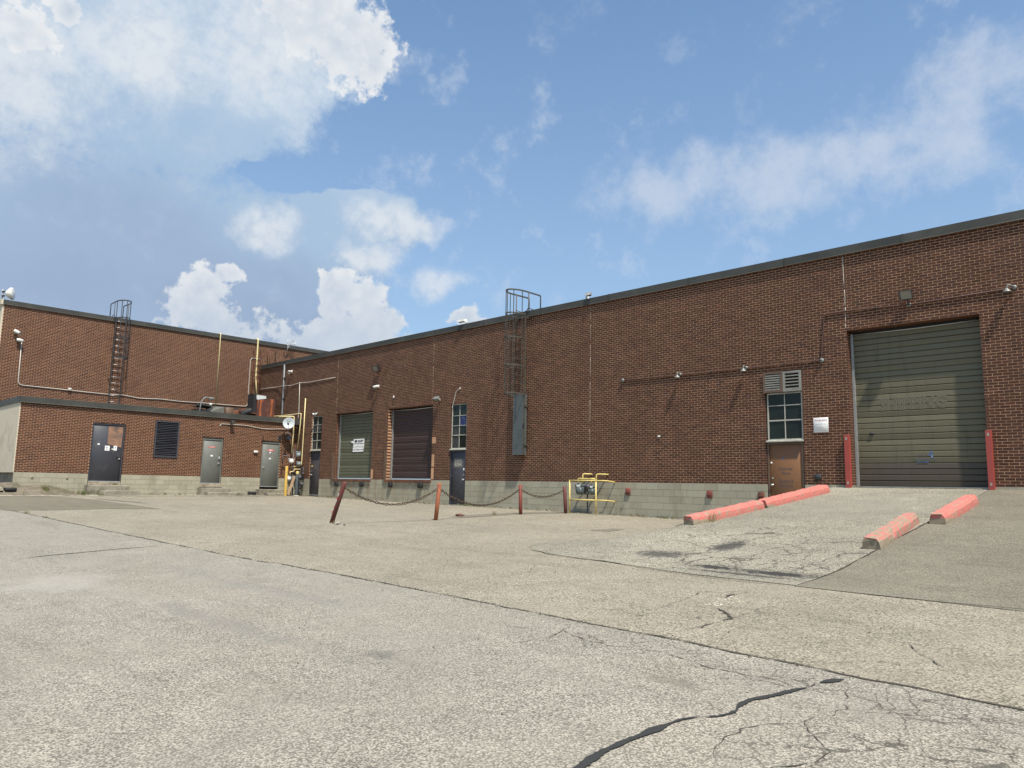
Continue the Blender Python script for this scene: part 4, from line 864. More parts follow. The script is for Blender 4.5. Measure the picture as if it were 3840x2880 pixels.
# ------------------------------------------------------------------ low annex
AN = thing('brick_annex', 'low flat-roofed brick annex with three doors in the corner of the yard', 'building', (-37, -6, 0.6))
OA_D = (-9.58, -8.26, 0.5, kz(32)); OA_1 = (-4.84, -3.84, 0.5, kz(27)); OA_2 = (-1.89, -0.88, 0.5, kz(27)); OA_L = (-7.03, -5.95, kz(12), kz(36))
OA = [OA_D, OA_1, OA_2, OA_L]
aw = backing(FA, -12.25, 0.0, ZJ - 0.001, 4.55, OA, -0.0016, 0.2).build('brick_wall', M['mortar'], AN)
masonry(FA, aw, courses(-12.25, -0.002, 0, 41, ZJ, BH, BU, OA, -35.0), M['brick'], 'brick', 'brickwork', reveal=0.12)
ab = backing(FA, -12.27, 0.0, 0.2, ZJ - 0.002, OA, -0.003, 0.2).build('block_base', M['block_joint'], AN)
masonry(FA, ab, courses(-12.25, -0.002, -6, 0, ZJ, 0.2032, 0.4064, OA, -35.0), M['block'], 'block', 'blockwork', depth=0.05, jit=0.0015, rough=0.001)
flashing(FA, AN, -12.30, -0.06, 4.475, 4.72, d=0.06)
MB().box(-34.95, -34.55, -0.42, -0.022, 4.40, 4.73).build('flashing_return', M['flash'], AN)
for i in range(2):
    MB().box(-37.2 - i * 2.35 + 0.002, -35.0 + 0.062 - i * 2.26 - 0.002, -12.32, -12.302, 4.475, 4.722).build('flashing_panel', M['flash'], AN)
MB().box(-39.45, -35.05, -12.2, -0.02, 4.3, 4.56).build('roof', M['roof'], AN)
MB().box(-39.6, -35.012, -12.285, -12.2, 1.69, 4.474).build('end_panel', M['beige'], AN)
MB().box(-39.6, -35.07, -12.18, -12.05, 0.2, 1.69).build('end_base', M['concrete'], AN)
dd = steel_door(FA, AN, -9.56, -8.28, 1.40, 3.84, M['navy'], 'wide dark navy steel door with a bare plywood patch', hinge='L', knob=False)
MB(FA).hexa([(-8.92, -0.049, 2.98), (-8.36, -0.049, 2.86), (-8.36, -0.044, 2.86), (-8.92, -0.044, 2.98), (-8.92, -0.049, 3.74), (-8.34, -0.049, 3.75), (-8.34, -0.044, 3.75), (-8.92, -0.044, 3.74)]).build('plywood_patch', M['plywood'], dd)
for (a, b, c_, e) in ((-9.01, -8.82, 2.70, 2.91), (-8.665, -8.53, 2.72, 2.92), (-9.31, -9.22, 2.93, 2.99), (-8.735, -8.68, 2.75, 2.80)):
    MB(FA).box(a, b, -0.047, -0.043, c_, e).build('notice', M['paper'], dd)
MB(FA).box(-8.98, -8.90, -0.0425, -0.042, 2.835, 2.86).build('printed_mark', M['ink'], dd); MB(FA).box(-8.62, -8.58, -0.0425, -0.042, 2.81, 2.86).build('printed_mark', M['ink'], dd)
for k in range(4): MB(FA).box(-8.97, -8.86 - 0.02 * (k % 2), -0.0425, -0.042, 2.80 - k * 0.022, 2.808 - k * 0.022).build('printed_line', M['ink_faded'], dd)
MB(FA).box(-8.52, -8.27, -0.05, -0.02, 2.44, 2.475).build('hasp', M['dark_steel'], dd); MB(FA).rbox(-8.44, -8.37, -0.05, -0.005, 2.33, 2.40, 0.012, 2).build('padlock', M['galv'], dd)
MB(FA).box(-9.56, -8.28, -0.15, 0.02, 1.25, 1.365).build('door_step', M['rough_concrete'], AN)
louver(FA, AN, -7.02, -5.96, 2.50, 4.14, 20, M['navy'], M['navy'], d=0.03, depth=0.1, bent=(4, 8, 15))
def grey(u0, u1, z0, z1, label, hinge, sign):
    g = steel_door(FA, AN, u0, u1, z0, z1, M['grey_door'], label, hinge=hinge, knob=False)
    ku = u1 - 0.12 if hinge == 'L' else u0 + 0.11
    h = MB(FA); h.lathe([(0, 0), (0.03, 0), (0.03, 0.015), (0.012, 0.018), (0.012, 0.055), (0, 0.056)], (ku, -0.05, z0 + 0.93), (0, 1, 0), 10); h.tube([(ku, 0.0, z0 + 0.93), (ku - 0.10 if hinge == 'L' else ku + 0.1, 0.0, z0 + 0.925)], 0.011, 6); h.build('handle', M['galv'], g)
    a, b, c_, e = sign
    MB(FA).box(a, b, -0.049, -0.045, c_, e).build('red_sign', M['sign_red'], g)
    return g
g1 = grey(-4.82, -3.86, 1.40, 3.46, 'grey door with one thin red sign beside the louver', 'L', (-4.53, -4.20, 3.05, 3.11))
MB(FA).rbox(-4.03, -3.94, -0.05, -0.01, 2.50, 2.64, 0.01, 1).build('keypad', M['galv'], g1)
MB(FA).box(-4.41, -4.30, -0.049, -0.045, 2.64, 2.71).build('notice', M['paper'], g1)
for k in range(2): MB(FA).box(-4.49, -4.25, -0.0447, -0.0442, 3.068 + k * 0.018, 3.076 + k * 0.018).build('printed_line', M['paper'], g1)
g2 = grey(-1.87, -0.90, 1.29, 3.45, 'grey door with tall red sign next to the gas meters', 'R', (-1.54, -1.23, 3.02, 3.12))
MB(FA).box(-1.45, -1.35, -0.049, -0.045, 2.62, 2.69).build('notice', M['paper'], g2); MB(FA).box(-1.44, -1.37, -0.049, -0.045, 2.92, 3.0).build('notice', M['paper'], g2)
for k in range(3): MB(FA).box(-1.51 + 0.02 * k, -1.26 - 0.02 * k, -0.0447, -0.0442, 3.04 + k * 0.024, 3.05 + k * 0.026).build('printed_line', M['paper'], g2)
MB(FA).box(-4.86, -3.80, 0.001, 0.025, 1.22, 1.37).build('broken_lip', M['rough_concrete'], AN)
# ------------------------------------------------------------------ tall building behind
TB = thing('brick_building', 'taller brick building rising behind the low annex', 'building', (-50, -2, 0.6))
tw = backing(FU, -12.33, 20.0, 4.2, 9.24, [], -0.0016, 0.0).build('brick_wall', M['mortar'], TB)
masonry(FU, tw, courses(-12.33, 8.0, 40, 111, ZJ, BH, BU, [], -39.5), M['brick'], 'brick', 'brickwork')
flashing(FU, TB, -12.38, 20.0, 9.17, 9.385, d=0.05)
MB().box(-75, -39.55, -12.2, 20, 8.9, 9.2).build('roof', M['roof'], TB)
MB().box(-75, -39.51, -12.40, -12.30, 0.2, 9.16).build('end_wall', M['beige'], TB)
MB().box(-75, -39.44, -12.46, -12.385, 9.165, 9.40).build('end_coping', M['beige'], TB)
# ------------------------------------------------------------------ things on and around the walls
def caged_ladder(name, label, fr, uc, z0, z1, zcage0, ztop, m, mr, hoops, plate=None, deep=0.72, rb=0.265, arm=0.55):
    """fixed roof ladder: two rails, rungs, safety cage with hoops and straps, walk-through handrails"""
    org = fr(uc, 0, z0); t = thing(name, label, 'ladder', org)
    hw = 0.245; d = 0.20
    for sg in (-1, 1):
        MB(fr).box(uc + sg * hw - 0.012, uc + sg * hw + 0.012, d - 0.032, d + 0.032, z0, z1).build('rail', m, t)
        for z in [z0 + 0.35] + [z0 + (z1 - z0) * k / 3 for k in (1, 2)] + [z1 - 0.25]:
            MB(fr).box(uc + sg * hw - 0.01 + sg * 0.02, uc + sg * hw + 0.01 + sg * 0.02, 0.0, d, z - 0.025, z + 0.025).build('bracket', m, t)
    n = int((z1 - z0) / 0.305)
    for i in range(n):
        z = z0 + 0.15 + i * 0.305; MB(fr).tube([(uc - hw, d, z), (uc + hw, d, z)], 0.0125, 8).build('rung', mr, t)
    def hoop(z, wide=0.0):
        pts = [(uc - hw, d, z)]
        for i in range(15):
            a = math.pi * i / 14; pts.append((uc - math.cos(a) * (rb + 0.06 + wide), d + 0.12 + math.sin(a) * (deep - 0.12), z))
        return pts + [(uc + hw, d, z)]
    def strip(pts, hgt, th=0.005):
        q = MB(fr)
        for a, b in zip(pts, pts[1:]):
            A, B = Vector(a), Vector(b); tt = (B - A).normalized(); nn = Vector((tt.y, -tt.x, 0)) * th
            q.hexa([tuple(A - nn - Vector((0, 0, hgt))), tuple(B - nn - Vector((0, 0, hgt))), tuple(B + nn - Vector((0, 0, hgt))), tuple(A + nn - Vector((0, 0, hgt))), tuple(A - nn + Vector((0, 0, hgt))), tuple(B - nn + Vector((0, 0, hgt))), tuple(B + nn + Vector((0, 0, hgt))), tuple(A + nn + Vector((0, 0, hgt)))])
        return q
    for z in hoops: strip(hoop(z), 0.026).build('cage_hoop', m, t)
    # topmost hoop runs back over the roof as handrails
    top = hoop(ztop); arms = [(uc - rb - 0.03, -arm, ztop)] + top[1:-1] + [(uc + rb + 0.03, -arm, ztop)]
    strip(arms, 0.028, 0.008).build('cage_hoop', m, t)
    for sg in (-1, 1):
        MB(fr).tube(smoothpath([(uc + sg * (rb + 0.03), -arm + 0.12, ztop), (uc + sg * (rb + 0.03), -arm, ztop), (uc + sg * (rb + 0.03), -arm, z1 - 0.1)], 4, 0.1), 0.022, 8).build('handrail', m, t)
        MB(fr).tube([(uc + sg * (rb + 0.05), 0.12, ztop), (uc + sg * (rb + 0.05), 0.12, z1 + 0.12), (uc + sg * hw, d, z1 - 0.08)], 0.02, 8).build('handrail', m, t)
        MB(fr).tube([(uc + sg * (rb + 0.05), 0.12, z1 + 0.12), (uc + sg * (rb + 0.03), -arm, z1 + 0.03)], 0.016, 8).build('handrail', m, t)
    for i in (1, 4, 7, 10, 13):
        a = math.pi * i / 14; u = uc - math.cos(a) * (rb + 0.052); dd_ = d + 0.12 + math.sin(a) * (deep - 0.128)
        MB(fr).box(u - 0.016, u + 0.016, dd_ - 0.005, dd_ + 0.005, zcage0, ztop + 0.02).build('cage_strap', m, t)
    if plate:
        pl = MB(fr).box(uc - hw + 0.0, uc + hw + 0.0, d + 0.045, d + 0.06, plate[0], plate[1]).build('guard_plate', M['plate'], t)
        for sg in (-1, 1): MB(fr).box(uc + sg * (hw - 0.008) - 0.008, uc + sg * (hw - 0.008) + 0.008, 0.06, d + 0.044, plate[0], plate[1]).build('guard_side', M['plate'], pl)
        MB(fr).box(uc + hw + 0.02, uc + hw + 0.07, d + 0.02, d + 0.075, (plate[0] + plate[1]) / 2 - 0.03, (plate[0] + plate[1]) / 2 + 0.03).build('hasp', M['dark_steel'], pl)
    return t
caged_ladder('roof_ladder', 'caged roof ladder with a grey locked plate over its lower rungs', FL, -19.0, 2.64, 7.92, 4.83, 8.62, M['olive_steel'], M['olive_steel'], (4.83, 5.85, 6.88, 7.76), plate=(2.64, 4.84))
caged_ladder('roof_ladder', 'dark caged ladder climbing from the annex roof up the tall building', FU, -7.49, 4.75, 9.36, 7.3, 10.12, M['dark_steel'], M['rung'], (7.33, 8.3, 9.28))
# small open ladder in the corner between the tall building and the warehouse roof
t = thing('roof_ladder', 'short rusty ladder with bent handrails in the corner below the grid antenna', 'ladder', FU(-0.1, 0, 4.6))
for u in (-0.48, -0.06):
    MB(FU).tube(smoothpath([(u, 0.18, 4.6), (u, 0.18, 8.8), (u + 0.02, -0.0 + 0.03, 8.84)], 4, 0.1), 0.022, 6).build('rail', M['rust'], t)
for i in range(12): MB(FU).tube([(-0.48, 0.18, 4.9 + i * 0.3), (-0.06, 0.18, 4.9 + i * 0.3)], 0.011, 6).build('rung', M['rust'], t)
MB(FU).tube(smoothpath([(0.16, 0.5, 7.9), (0.16, 0.5, 8.85), (0.62, 0.5, 8.85), (0.62, 0.5, 7.95)], 4, 0.08), 0.022, 6).build('handrail', M['rust'], t)
MB(FU).tube([(0.30, 0.5, 8.83), (0.30, 0.5, 7.95)], 0.02, 6).build('handrail', M['rust'], t)
MB(FU).tube([(-0.60, 0.2, 7.95), (0.0, 0.2, 7.95)], 0.016, 6).build('brace', M['rust'], t); MB(FU).tube([(-0.62, 0.2, 7.2), (-0.05, 0.2, 7.2)], 0.016, 6).build('brace', M['rust'], t)
# ---- bollards and chains
def bollard(x, y, lean, h, m, label, r=0.057, group='bollards carrying the chain'):
    z = gz(x, y); t = thing('bollard', label, 'bollard', (x, y, z), group)
    top = (x + lean[0], y + lean[1], z + h); v = Vector(top) - Vector((x, y, z - 0.1))
    mb = MB(); mb.lathe([(0.0, 0.0), (r, 0.0), (r, v.length * 0.5), (r, v.length - 0.006), (r - 0.006, v.length), (r - 0.012, v.length), (r - 0.012, v.length - 0.04), (0.0, v.length - 0.05)], (x, y, z - 0.1), tuple(v), 20)
    mb.build('pipe', m, t)
    return t, top
b1, t1 = bollard(-17.15, -9.01, (0.57, 0.0), 1.05, M['dark_red'], 'leaning dark red bollard with torn reflective tape at the chain end')
b2, t2 = bollard(-16.47, -6.08, (0.13, 0.0), 1.02, M['orange_rust'], 'rusty orange slightly tilted bollard between two chains in front of the navy door')
b3, t3 = bollard(-16.80, -2.31, (-0.04, 0.0), 0.92, M['red_rust'], 'upright faded red bollard third along the chain')
b4, t4 = bollard(-16.28, -0.72, (-0.07, 0.0), 0.87, M['dark_red'], 'dark red bollard touching the yellow meter guard')
for (k0, k1, m_) in ((0.74, 0.66, 'white'), (0.65, 0.585, 'sign_red'), (0.575, 0.52, 'white'), (0.42, 0.38, 'sign_red'), (0.31, 0.24, 'sign_red')):
    B0 = Vector((-17.15, -9.01, gz(-17.15, -9.01))); T0 = Vector(t1); q0 = B0.lerp(T0, k0); q1 = B0.lerp(T0, k1); mb = MB()
    ax = (T0 - B0).normalized(); side = (CAM - B0).normalized(); side = (side - ax * side.dot(ax)).normalized(); oth = ax.cross(side)
    for i in range(5):
        a0 = 0.75 + i * 0.16; a1 = a0 + 0.16
        def pt(q, a): return tuple(q + (side * math.cos(a) + oth * math.sin(a)) * 0.0585)
        s_ = 1 if oth.dot(Vector(CR)) < 0 else -1
        mb.add([pt(q0, a0 * s_), pt(q0, a1 * s_), pt(q1, a1 * s_), pt(q1, a0 * s_)], [(0, 1, 2, 3)])
    mb.build('tape', M[m_], b1)
def chain(a, b, sag, label):
    A, B = Vector(a), Vector(b); L = (B - A).length; n = int((L + sag * sag * 2.67 / L) / 0.077); mb = MB()
    P = []
    for i in range(n + 1):
        s_ = i / n; p = A.lerp(B, s_); p.z -= sag * 4 * s_ * (1 - s_); P.append(p)
    for i in range(n):
        c_ = (P[i] + P[i + 1]) / 2; tt = (P[i + 1] - P[i]).normalized(); s0 = tt.cross(Vector((0, 0, 1))).normalized(); s1 = tt.cross(s0)
        rl = 0.5 if i % 2 else -0.5; rl += random.uniform(-0.25, 0.25)
        N = s0 * math.cos(rl * 1.5) + s1 * math.sin(rl * 1.5)
        ring = []
        for k in range(12):
            an = 2 * math.pi * k / 12; ex = math.cos(an); ey = math.sin(an)
            ring.append(tuple(c_ + tt * (0.046 * ex) + N * (0.031 * ey)))
        ring.append(ring[0]); mb.tube(ring, 0.0105, 6, cap=False)
    return mb.solo('chain', M['chain'], label, 'chain', 'rusty chains between the bollards')
chain(Vector(t1) + Vector((-0.05, 0.06, -0.14)), Vector(t2) + Vector((-0.02, -0.06, -0.16)), 0.42, 'rusty chain sagging lowest between the leaning bollard and the orange one')
chain(Vector(t2) + Vector((0.0, 0.06, -0.18)), Vector(t3) + Vector((0.0, -0.06, -0.14)), 0.46, 'rusty chain hanging across the dark navy door between second and third bollard')
chain(Vector(t3) + Vector((0.0, 0.06, -0.15)), Vector(t4) + Vector((0.0, -0.06, -0.12)), 0.22, 'short rusty chain next to the yellow meter guard')
# ---- parking stops along the ramp
def parking_stop(a, b, label, w_=0.29, hgt=0.185, seed=0):
    rnd = random.Random(seed); A = Vector((a[0], a[1], gz(*a) + 0.012)); B = Vector((b[0], b[1], gz(*b) + 0.012)); L = (B - A).length
    X = (B - A).normalized(); Y = Vector((0, 0, 1)).cross(X).normalized(); Z = X.cross(Y)
    prof = [(-w_ / 2, -0.05), (-w_ * 0.49, 0.05), (-w_ * 0.46, hgt * 0.62), (-w_ * 0.32, hgt * 0.95), (-w_ * 0.27, hgt), (w_ * 0.27, hgt), (w_ * 0.32, hgt * 0.95), (w_ * 0.46, hgt * 0.62), (w_ * 0.49, 0.05), (w_ / 2, -0.05)]
    n = 46; mb = MB(); m_ = len(prof)
    for i in range(n + 1):
        s_ = i / n; k = 1.0; sh = 0.0
        e = min(i, n - i)
        if e == 0: k = 0.93
        for j, (py, pz) in enumerate(prof):
            q = 0.010 * noise.noise(Vector((s_ * L * 6, j * 1.3, seed * 7.1))) + 0.006 * rnd.uniform(-1, 1)
            chip = max(0.0, noise.noise(Vector((s_ * L * 3.1, j * 0.9 + 40, seed * 3.3))) - 0.35) * 0.10 if j in (1, 2, 7, 8) else 0
            xx = s_ * L + (rnd.uniform(-0.012, 0.012) if e == 0 else 0)
            py2 = py * k - math.copysign(chip, py); pz2 = (pz if pz < 0 else pz * (0.93 if e == 0 else 1.0)) + (q if pz > 0 else 0)
            p = X * xx + Y * (py2 + q * 0.6) + Z * pz2
            mb.v.append(tuple(p))
    for i in range(n):
        for j in range(m_ - 1): mb.f.append((i * m_ + j, i * m_ + j + 1, (i + 1) * m_ + j + 1, (i + 1) * m_ + j)); mb.sm.append(False)
    mb.f.append(tuple(range(m_))); mb.f.append(tuple(range(n * m_, (n + 1) * m_))); mb.sm += [False, False]
    o = mb.build('parking_stop', M['curb%d' % seed]); o.location = A
    return tag(o, label, 'parking stop', 'red parking stops along the ramp')
parking_stop((-8.40, -6.10), (-8.03, -3.74), 'chipped red parking stop with weeds at its foot, lowest on the ramp', seed=1)
parking_stop((-8.00, -3.66), (-7.68, -0.98), 'red parking stop highest on the ramp, in front of the brown door', seed=2)
parking_stop((-4.43, -7.25), (-4.60, -4.72), 'worn pinkish parking stop nearest the camera on the right of the ramp', seed=3)
parking_stop((-4.16, -4.75), (-4.22, -2.22), 'brighter red parking stop rightmost, below the right door post', seed=4)
# ---- yellow guard and gas meters on the long wall
yg = -0.62
t = thing('meter_guard', 'yellow pipe guard rail in front of the grey gas meters', 'guard rail', (-15.7, yg, gz(-15.7, yg)))
for u in (-16.21, -15.12): MB().tube([(u, yg, gz(u, yg) - 0.1), (u, yg, 1.755)], 0.027, 12).build('post', M['yellow'], t)
for z in (1.74, 1.12):
    MB().tube([(-16.21, yg, z), (-15.12, yg, z)], 0.023, 10).build('rail', M['yellow'], t)
    MB().tube(smoothpath([(-15.12, yg, z), (-14.86, -0.42, z), (-14.84, -0.04, z - 0.03), (-14.84, 0.0, z - 0.06)], 3, 0.05), 0.023, 10).build('rail', M['yellow'], t)
    MB().lathe([(0.034, -0.03), (0.037, 0.0), (0.034, 0.03)], (-15.12, yg, z), (1, 0, 0), 12).build('fitting', M['yellow'], t)
def gas_meter(name, label, c_, ax_u, ax_d, w_=0.30, h=0.30, dp=0.20, m='meter', face=True, group=None):
    """diaphragm meter: bulging tapered body, top manifold, index box, two pipe stubs"""
    fr = lambda u, d, z: tuple(Vector(c_) + Vector(ax_u) * u + Vector(ax_d) * d + Vector((0, 0, z)))
    t = thing(name, label, 'gas meter', tuple(Vector(c_) - Vector((0, 0, h / 2))), group)
    MB(fr).rbox(-w_ * 0.5, w_ * 0.5, -dp * 0.5, dp * 0.5, -h * 0.5, h * 0.18, 0.045, 3, 0.80).build('body', M[m], t)
    mb = MB(fr); mb.lathe([(0.0, 0.0), (w_ * 0.34, 0.0), (w_ * 0.36, 0.015), (w_ * 0.28, 0.05), (0, 0.06)], (0, dp * 0.46, -h * 0.16), (0, 1, 0), 16); mb.build('diaphragm_cover', M[m], t)
    MB(fr).rbox(-w_ * 0.52, w_ * 0.52, -dp * 0.42, dp * 0.42, h * 0.18, h * 0.42, 0.02, 2).build('manifold', M[m], t)
    if face:
        ix = MB(fr).rbox(-w_ * 0.30, w_ * 0.18, dp * 0.40, dp * 0.54, h * 0.16, h * 0.40, 0.01, 1).build('index_box', M['meter_light'], t)
        MB(fr).box(-w_ * 0.24, w_ * 0.12, dp * 0.541, dp * 0.546, h * 0.21, h * 0.35).build('dial', M['paper'], ix)
    for sg in (-1, 1): MB(fr).tube([(sg * w_ * 0.34, 0, h * 0.40), (sg * w_ * 0.34, 0, h * 0.62)], 0.022, 8).build('pipe_stub', M['pipe_dark'], t)
    return t
GLW = 'gas meters behind the yellow guard'
gas_meter('gas_meter', 'larger grey gas meter, left one behind the yellow guard', (-16.02, -0.26, 1.47), (1, 0, 0), (0, -1, 0), 0.38, 0.36, 0.24, group=GLW)
gas_meter('gas_meter', 'smaller grey gas meter, right one behind the yellow guard', (-15.50, -0.26, 1.45), (1, 0, 0), (0, -1, 0), 0.26, 0.32, 0.2, group=GLW)
t = thing('gas_piping', 'dark riser and regulator between the two guarded gas meters', 'pipe', (-15.76, -0.22, gz(-15.76, -0.2)))
MB().tube([(-15.77, -0.24, gz(-15.77, -0.24) - 0.1), (-15.77, -0.24, 1.30)], 0.020, 8).build('riser', M['pipe_dark'], t)
for k in range(5): MB().lathe([(0.021, -0.02), (0.032, -0.016), (0.032, 0.016), (0.021, 0.02)], (-15.77, -0.24, 0.80 + k * 0.1 + (k % 2) * 0.015), (0, 0, 1), 8).build('coupling', M['pipe_dark'], t)
rg = MB(); rg.lathe([(0.0, -0.06), (0.045, -0.055), (0.05, -0.02), (0.105, -0.012), (0.11, 0.012), (0.05, 0.03), (0.04, 0.08), (0.0, 0.085)], (-15.72, -0.30, 1.55), (0.15, -0.75, 0.45), 16); rg.build('regulator', M['pipe_dark'], t)
rg = MB(); rg.lathe([(0.0, -0.05), (0.04, -0.05), (0.055, 0.0), (0.05, 0.05), (0.0, 0.06)], (-15.74, -0.27, 1.35), (0, -0.6, 0.6), 12); rg.build('valve', M['meter'], t)
MB().tube(smoothpath([(-15.9, -0.26, 1.70), (-15.76, -0.26, 1.72), (-15.76, -0.26, 1.3)], 3, 0.05), 0.022, 8).build('connector', M['pipe_dark'], t)
t = thing('gas_piping', 'yellow pipe loops entering the brick above the guarded meters', 'pipe', (-15.7, -0.1, 1.6))
MB().tube(smoothpath([(-15.99, -0.22, 1.62), (-15.99, -0.22, 1.965), (-15.84, -0.12, 1.96), (-15.78, 0.01, 1.955)], 4, 0.06), 0.027, 10).build('pipe', M['yellow'], t)
MB().tube(smoothpath([(-16.17, -0.24, 1.62), (-16.17, -0.24, 1.81), (-15.62, -0.24, 1.80), (-15.60, -0.24, 1.62)], 4, 0.05), 0.025, 10).build('pipe', M['yellow'], t)
MB().tube(smoothpath([(-15.42, -0.22, 1.60), (-15.42, -0.22, 1.955), (-15.22, -0.14, 1.955), (-15.10, 0.01, 1.95)], 4, 0.06), 0.024, 10).build('pipe', M['yellow'], t)
MB().tube([(-15.70, -0.24, 1.80), (-15.46, -0.24, 1.80)], 0.034, 10).build('union', M['yellow'], t)
# ---- downpipe and conduits
def pipe_run(fr, pts, r, m, label, cat, name='conduit', corner=0.08, boxes=(), group=None, straps=()):
    t = thing(name, label, cat, fr(*pts[0]), group)
    MB(fr).tube(smoothpath(pts, 4, corner), r, 8).build('run', m, t)
    for (u, z, s_) in boxes: MB(fr).rbox(u - s_, u + s_, 0.0, s_ * 1.3, z - s_, z + s_, s_ * 0.25, 1).build('junction_box', m, t)
    for (u, z) in straps: MB(fr).box(u - r * 2.4, u + r * 2.4, 0.0, r * 2 + 0.012, z - 0.012, z + 0.012).build('strap', M['dark_steel'], t)
    return t
pipe_run(FL, [(-36.62, 0.06, 7.74), (-36.60, 0.06, 6.2), (-36.58, 0.06, 4.98), (-36.9, 0.10, 4.80), (-37.4, 0.15, 4.76)], 0.045, M['grey_paint'], 'grey downpipe running down the corner wall onto the annex roof', 'downpipe', 'downpipe', 0.15, straps=((-36.61, 7.0), (-36.59, 5.9)))
pipe_run(FL, [(-39.4, 0.03, 6.60), (-38.16, 0.03, 6.60), (-37.3, 0.03, 6.57), (-36.4, 0.14, 6.57), (-35.9, 0.03, 6.54), (-35.02, 0.03, 6.61), (-33.9, 0.03, 6.56), (-33.2, 0.03, 6.58), (-31.72, 0.03, 6.60)], 0.016, M['conduit_white'], 'pale wavy conduit crossing high up left of the green dock', 'conduit', boxes=((-35.0, 6.60, 0.04), (-31.7, 6.60, 0.022)), corner=0.3)
pipe_run(FL, [(-34.98, 0.04, 6.56), (-34.92, 0.04, 5.6), (-34.88, 0.05, 5.02), (-34.88, 0.08, 4.75), (-34.93, 0.08, 4.30), (-35.0, 0.08, 4.22)], 0.017, M['conduit_white'], 'pale conduit dropping beside the yellow gas pipes', 'conduit')
pipe_run(FA, [(-4.06, 0.02, 4.08), (-4.06, 0.03, 4.19), (-3.9, 0.03, 4.20), (-2.94, 0.03, 4.21), (-2.57, 0.03, 4.19), (-1.99, 0.03, 4.11), (-1.5, 0.03, 4.11), (-1.02, 0.03, 4.16), (-0.3, 0.03, 4.17)], 0.015, M['conduit_white'], 'white sagging conduit on the annex leading to the satellite dish', 'conduit', corner=0.25, boxes=((-4.07, 4.12, 0.03),))
pipe_run(FU, [(-11.52, 0.03, 7.55), (-11.49, 0.03, 5.62), (-9.4, 0.03, 5.59), (-7.8, 0.03, 5.56), (-7.1, 0.03, 5.60), (-6.28, 0.03, 5.51), (-5.3, 0.03, 5.57), (-4.2, 0.03, 5.54), (-3.2, 0.03, 5.57), (-2.3, 0.03, 5.58), (-0.60, 0.03, 5.60), (-0.60, 0.03, 8.33), (-0.05, 0.03, 8.33)], 0.018, M['conduit_white'], 'long white conduit across the tall building above the annex roof', 'conduit', corner=0.2, boxes=((-9.4, 5.63, 0.07),))
pipe_run(FL, [(-14.48, 0.025, 4.99), (-12.36, 0.025, 4.97), (-10.19, 0.025, 4.97), (-8.04, 0.025, 4.97), (-8.02, 0.025, 5.2), (-7.92, 0.025, 6.20), (-7.4, 0.025, 6.21), (-5.82, 0.025, 6.14), (-3.62, 0.025, 6.18)], 0.019, M['conduit_brown'], 'brown conduit linking the barn lamps and the floodlight over the tall door', 'conduit', corner=0.06, straps=((-13.4, 4.98), (-11.3, 4.97), (-9.1, 4.97), (-6.6, 6.17)))
pipe_run(FL, [(-22.91, 0.02, 4.50), (-22.90, 0.02, 4.66), (-22.70, 0.02, 5.24), (-22.62, 0.02, 5.29), (-22.48, 0.02, 5.34)], 0.010, M['white'], 'white cable climbing from the window above the shipping door', 'cable', 'cable', 0.03, boxes=((-22.48, 5.35, 0.028),))
# ---- yellow gas lines
GY = 'yellow gas lines in the corner'
def gasline(fr, pts, r, label, m='pale_yellow'): return pipe_run(fr, pts, r, M[m], label, 'pipe', 'gas_pipe', 0.06, group=GY)
gasline(FU, [(-2.42, 0.09, 5.42), (-2.42, 0.09, 9.40), (-2.42, -0.2, 9.44)], 0.028, 'thin yellow gas pipe, left of two standing against the tall building')
gasline(FU, [(-0.24, 0.30, 6.2), (-0.27, 0.12, 7.2), (-0.27, 0.10, 9.42), (-0.27, -0.2, 9.46)], 0.045, 'thick yellow gas pipe rising above the rusty rooftop unit')
gasline(FL, [(-34.29, 0.05, 5.76), (-34.30, 0.05, 4.0), (-34.32, 0.05, 2.40), (-34.45, 0.10, 2.32), (-34.80, 0.32, 2.28), (-34.82, 0.36, 2.22)], 0.026, 'tall yellow gas pipe nearest the narrow door, capped at top')
gasline(FL, [(-37.1, 0.35, 4.72), (-37.1, 0.28, 4.96), (-36.4, 0.20, 4.95), (-34.48, 0.14, 4.98), (-34.52, 0.14, 4.3), (-34.62, 0.16, 3.16)], 0.028, 'yellow gas pipe looping over the annex roof edge behind the dish')
gasline(FA, [(-0.95, -0.2, 4.78), (-0.66, 0.30, 4.80), (-0.44, 0.38, 4.80), (-0.44, 0.38, 3.9), (-0.46, 0.38, 2.95)], 0.034, 'yellow gas pipe turning down right beside the satellite dish')
# ---- meters and posts clustered in the corner
GC = 'gas meters clustered in the corner'
gas_meter('gas_meter', 'white gas meter, upper one of the corner cluster', (-34.55, -0.50, 2.58), (0, 1, 0), (1, 0, 0), 0.28, 0.24, 0.17, 'white', False, GC)
gas_meter('gas_meter', 'pale blue-grey gas meter highest in the corner cluster', (-34.45, -0.20, 2.92), (0, 1, 0), (1, 0, 0), 0.25, 0.30, 0.18, 'meter_light', False, GC)
gas_meter('gas_meter', 'pale grey gas meter directly under the highest corner meter', (-34.45, -0.15, 2.46), (0, 1, 0), (1, 0, 0), 0.25, 0.20, 0.17, 'meter_light', False, GC)
gas_meter('gas_meter', 'white gas meter, lower one partly behind the leaning plank', (-34.55, -0.60, 1.72), (0, 1, 0), (1, 0, 0), 0.28, 0.26, 0.17, 'white', False, GC)
t = thing('gas_piping', 'tangle of dark gas pipes and regulators in the corner cluster', 'pipe', (-34.6, -0.4, gz(-34.6, -0.4)))
DP = M['pipe_dark']
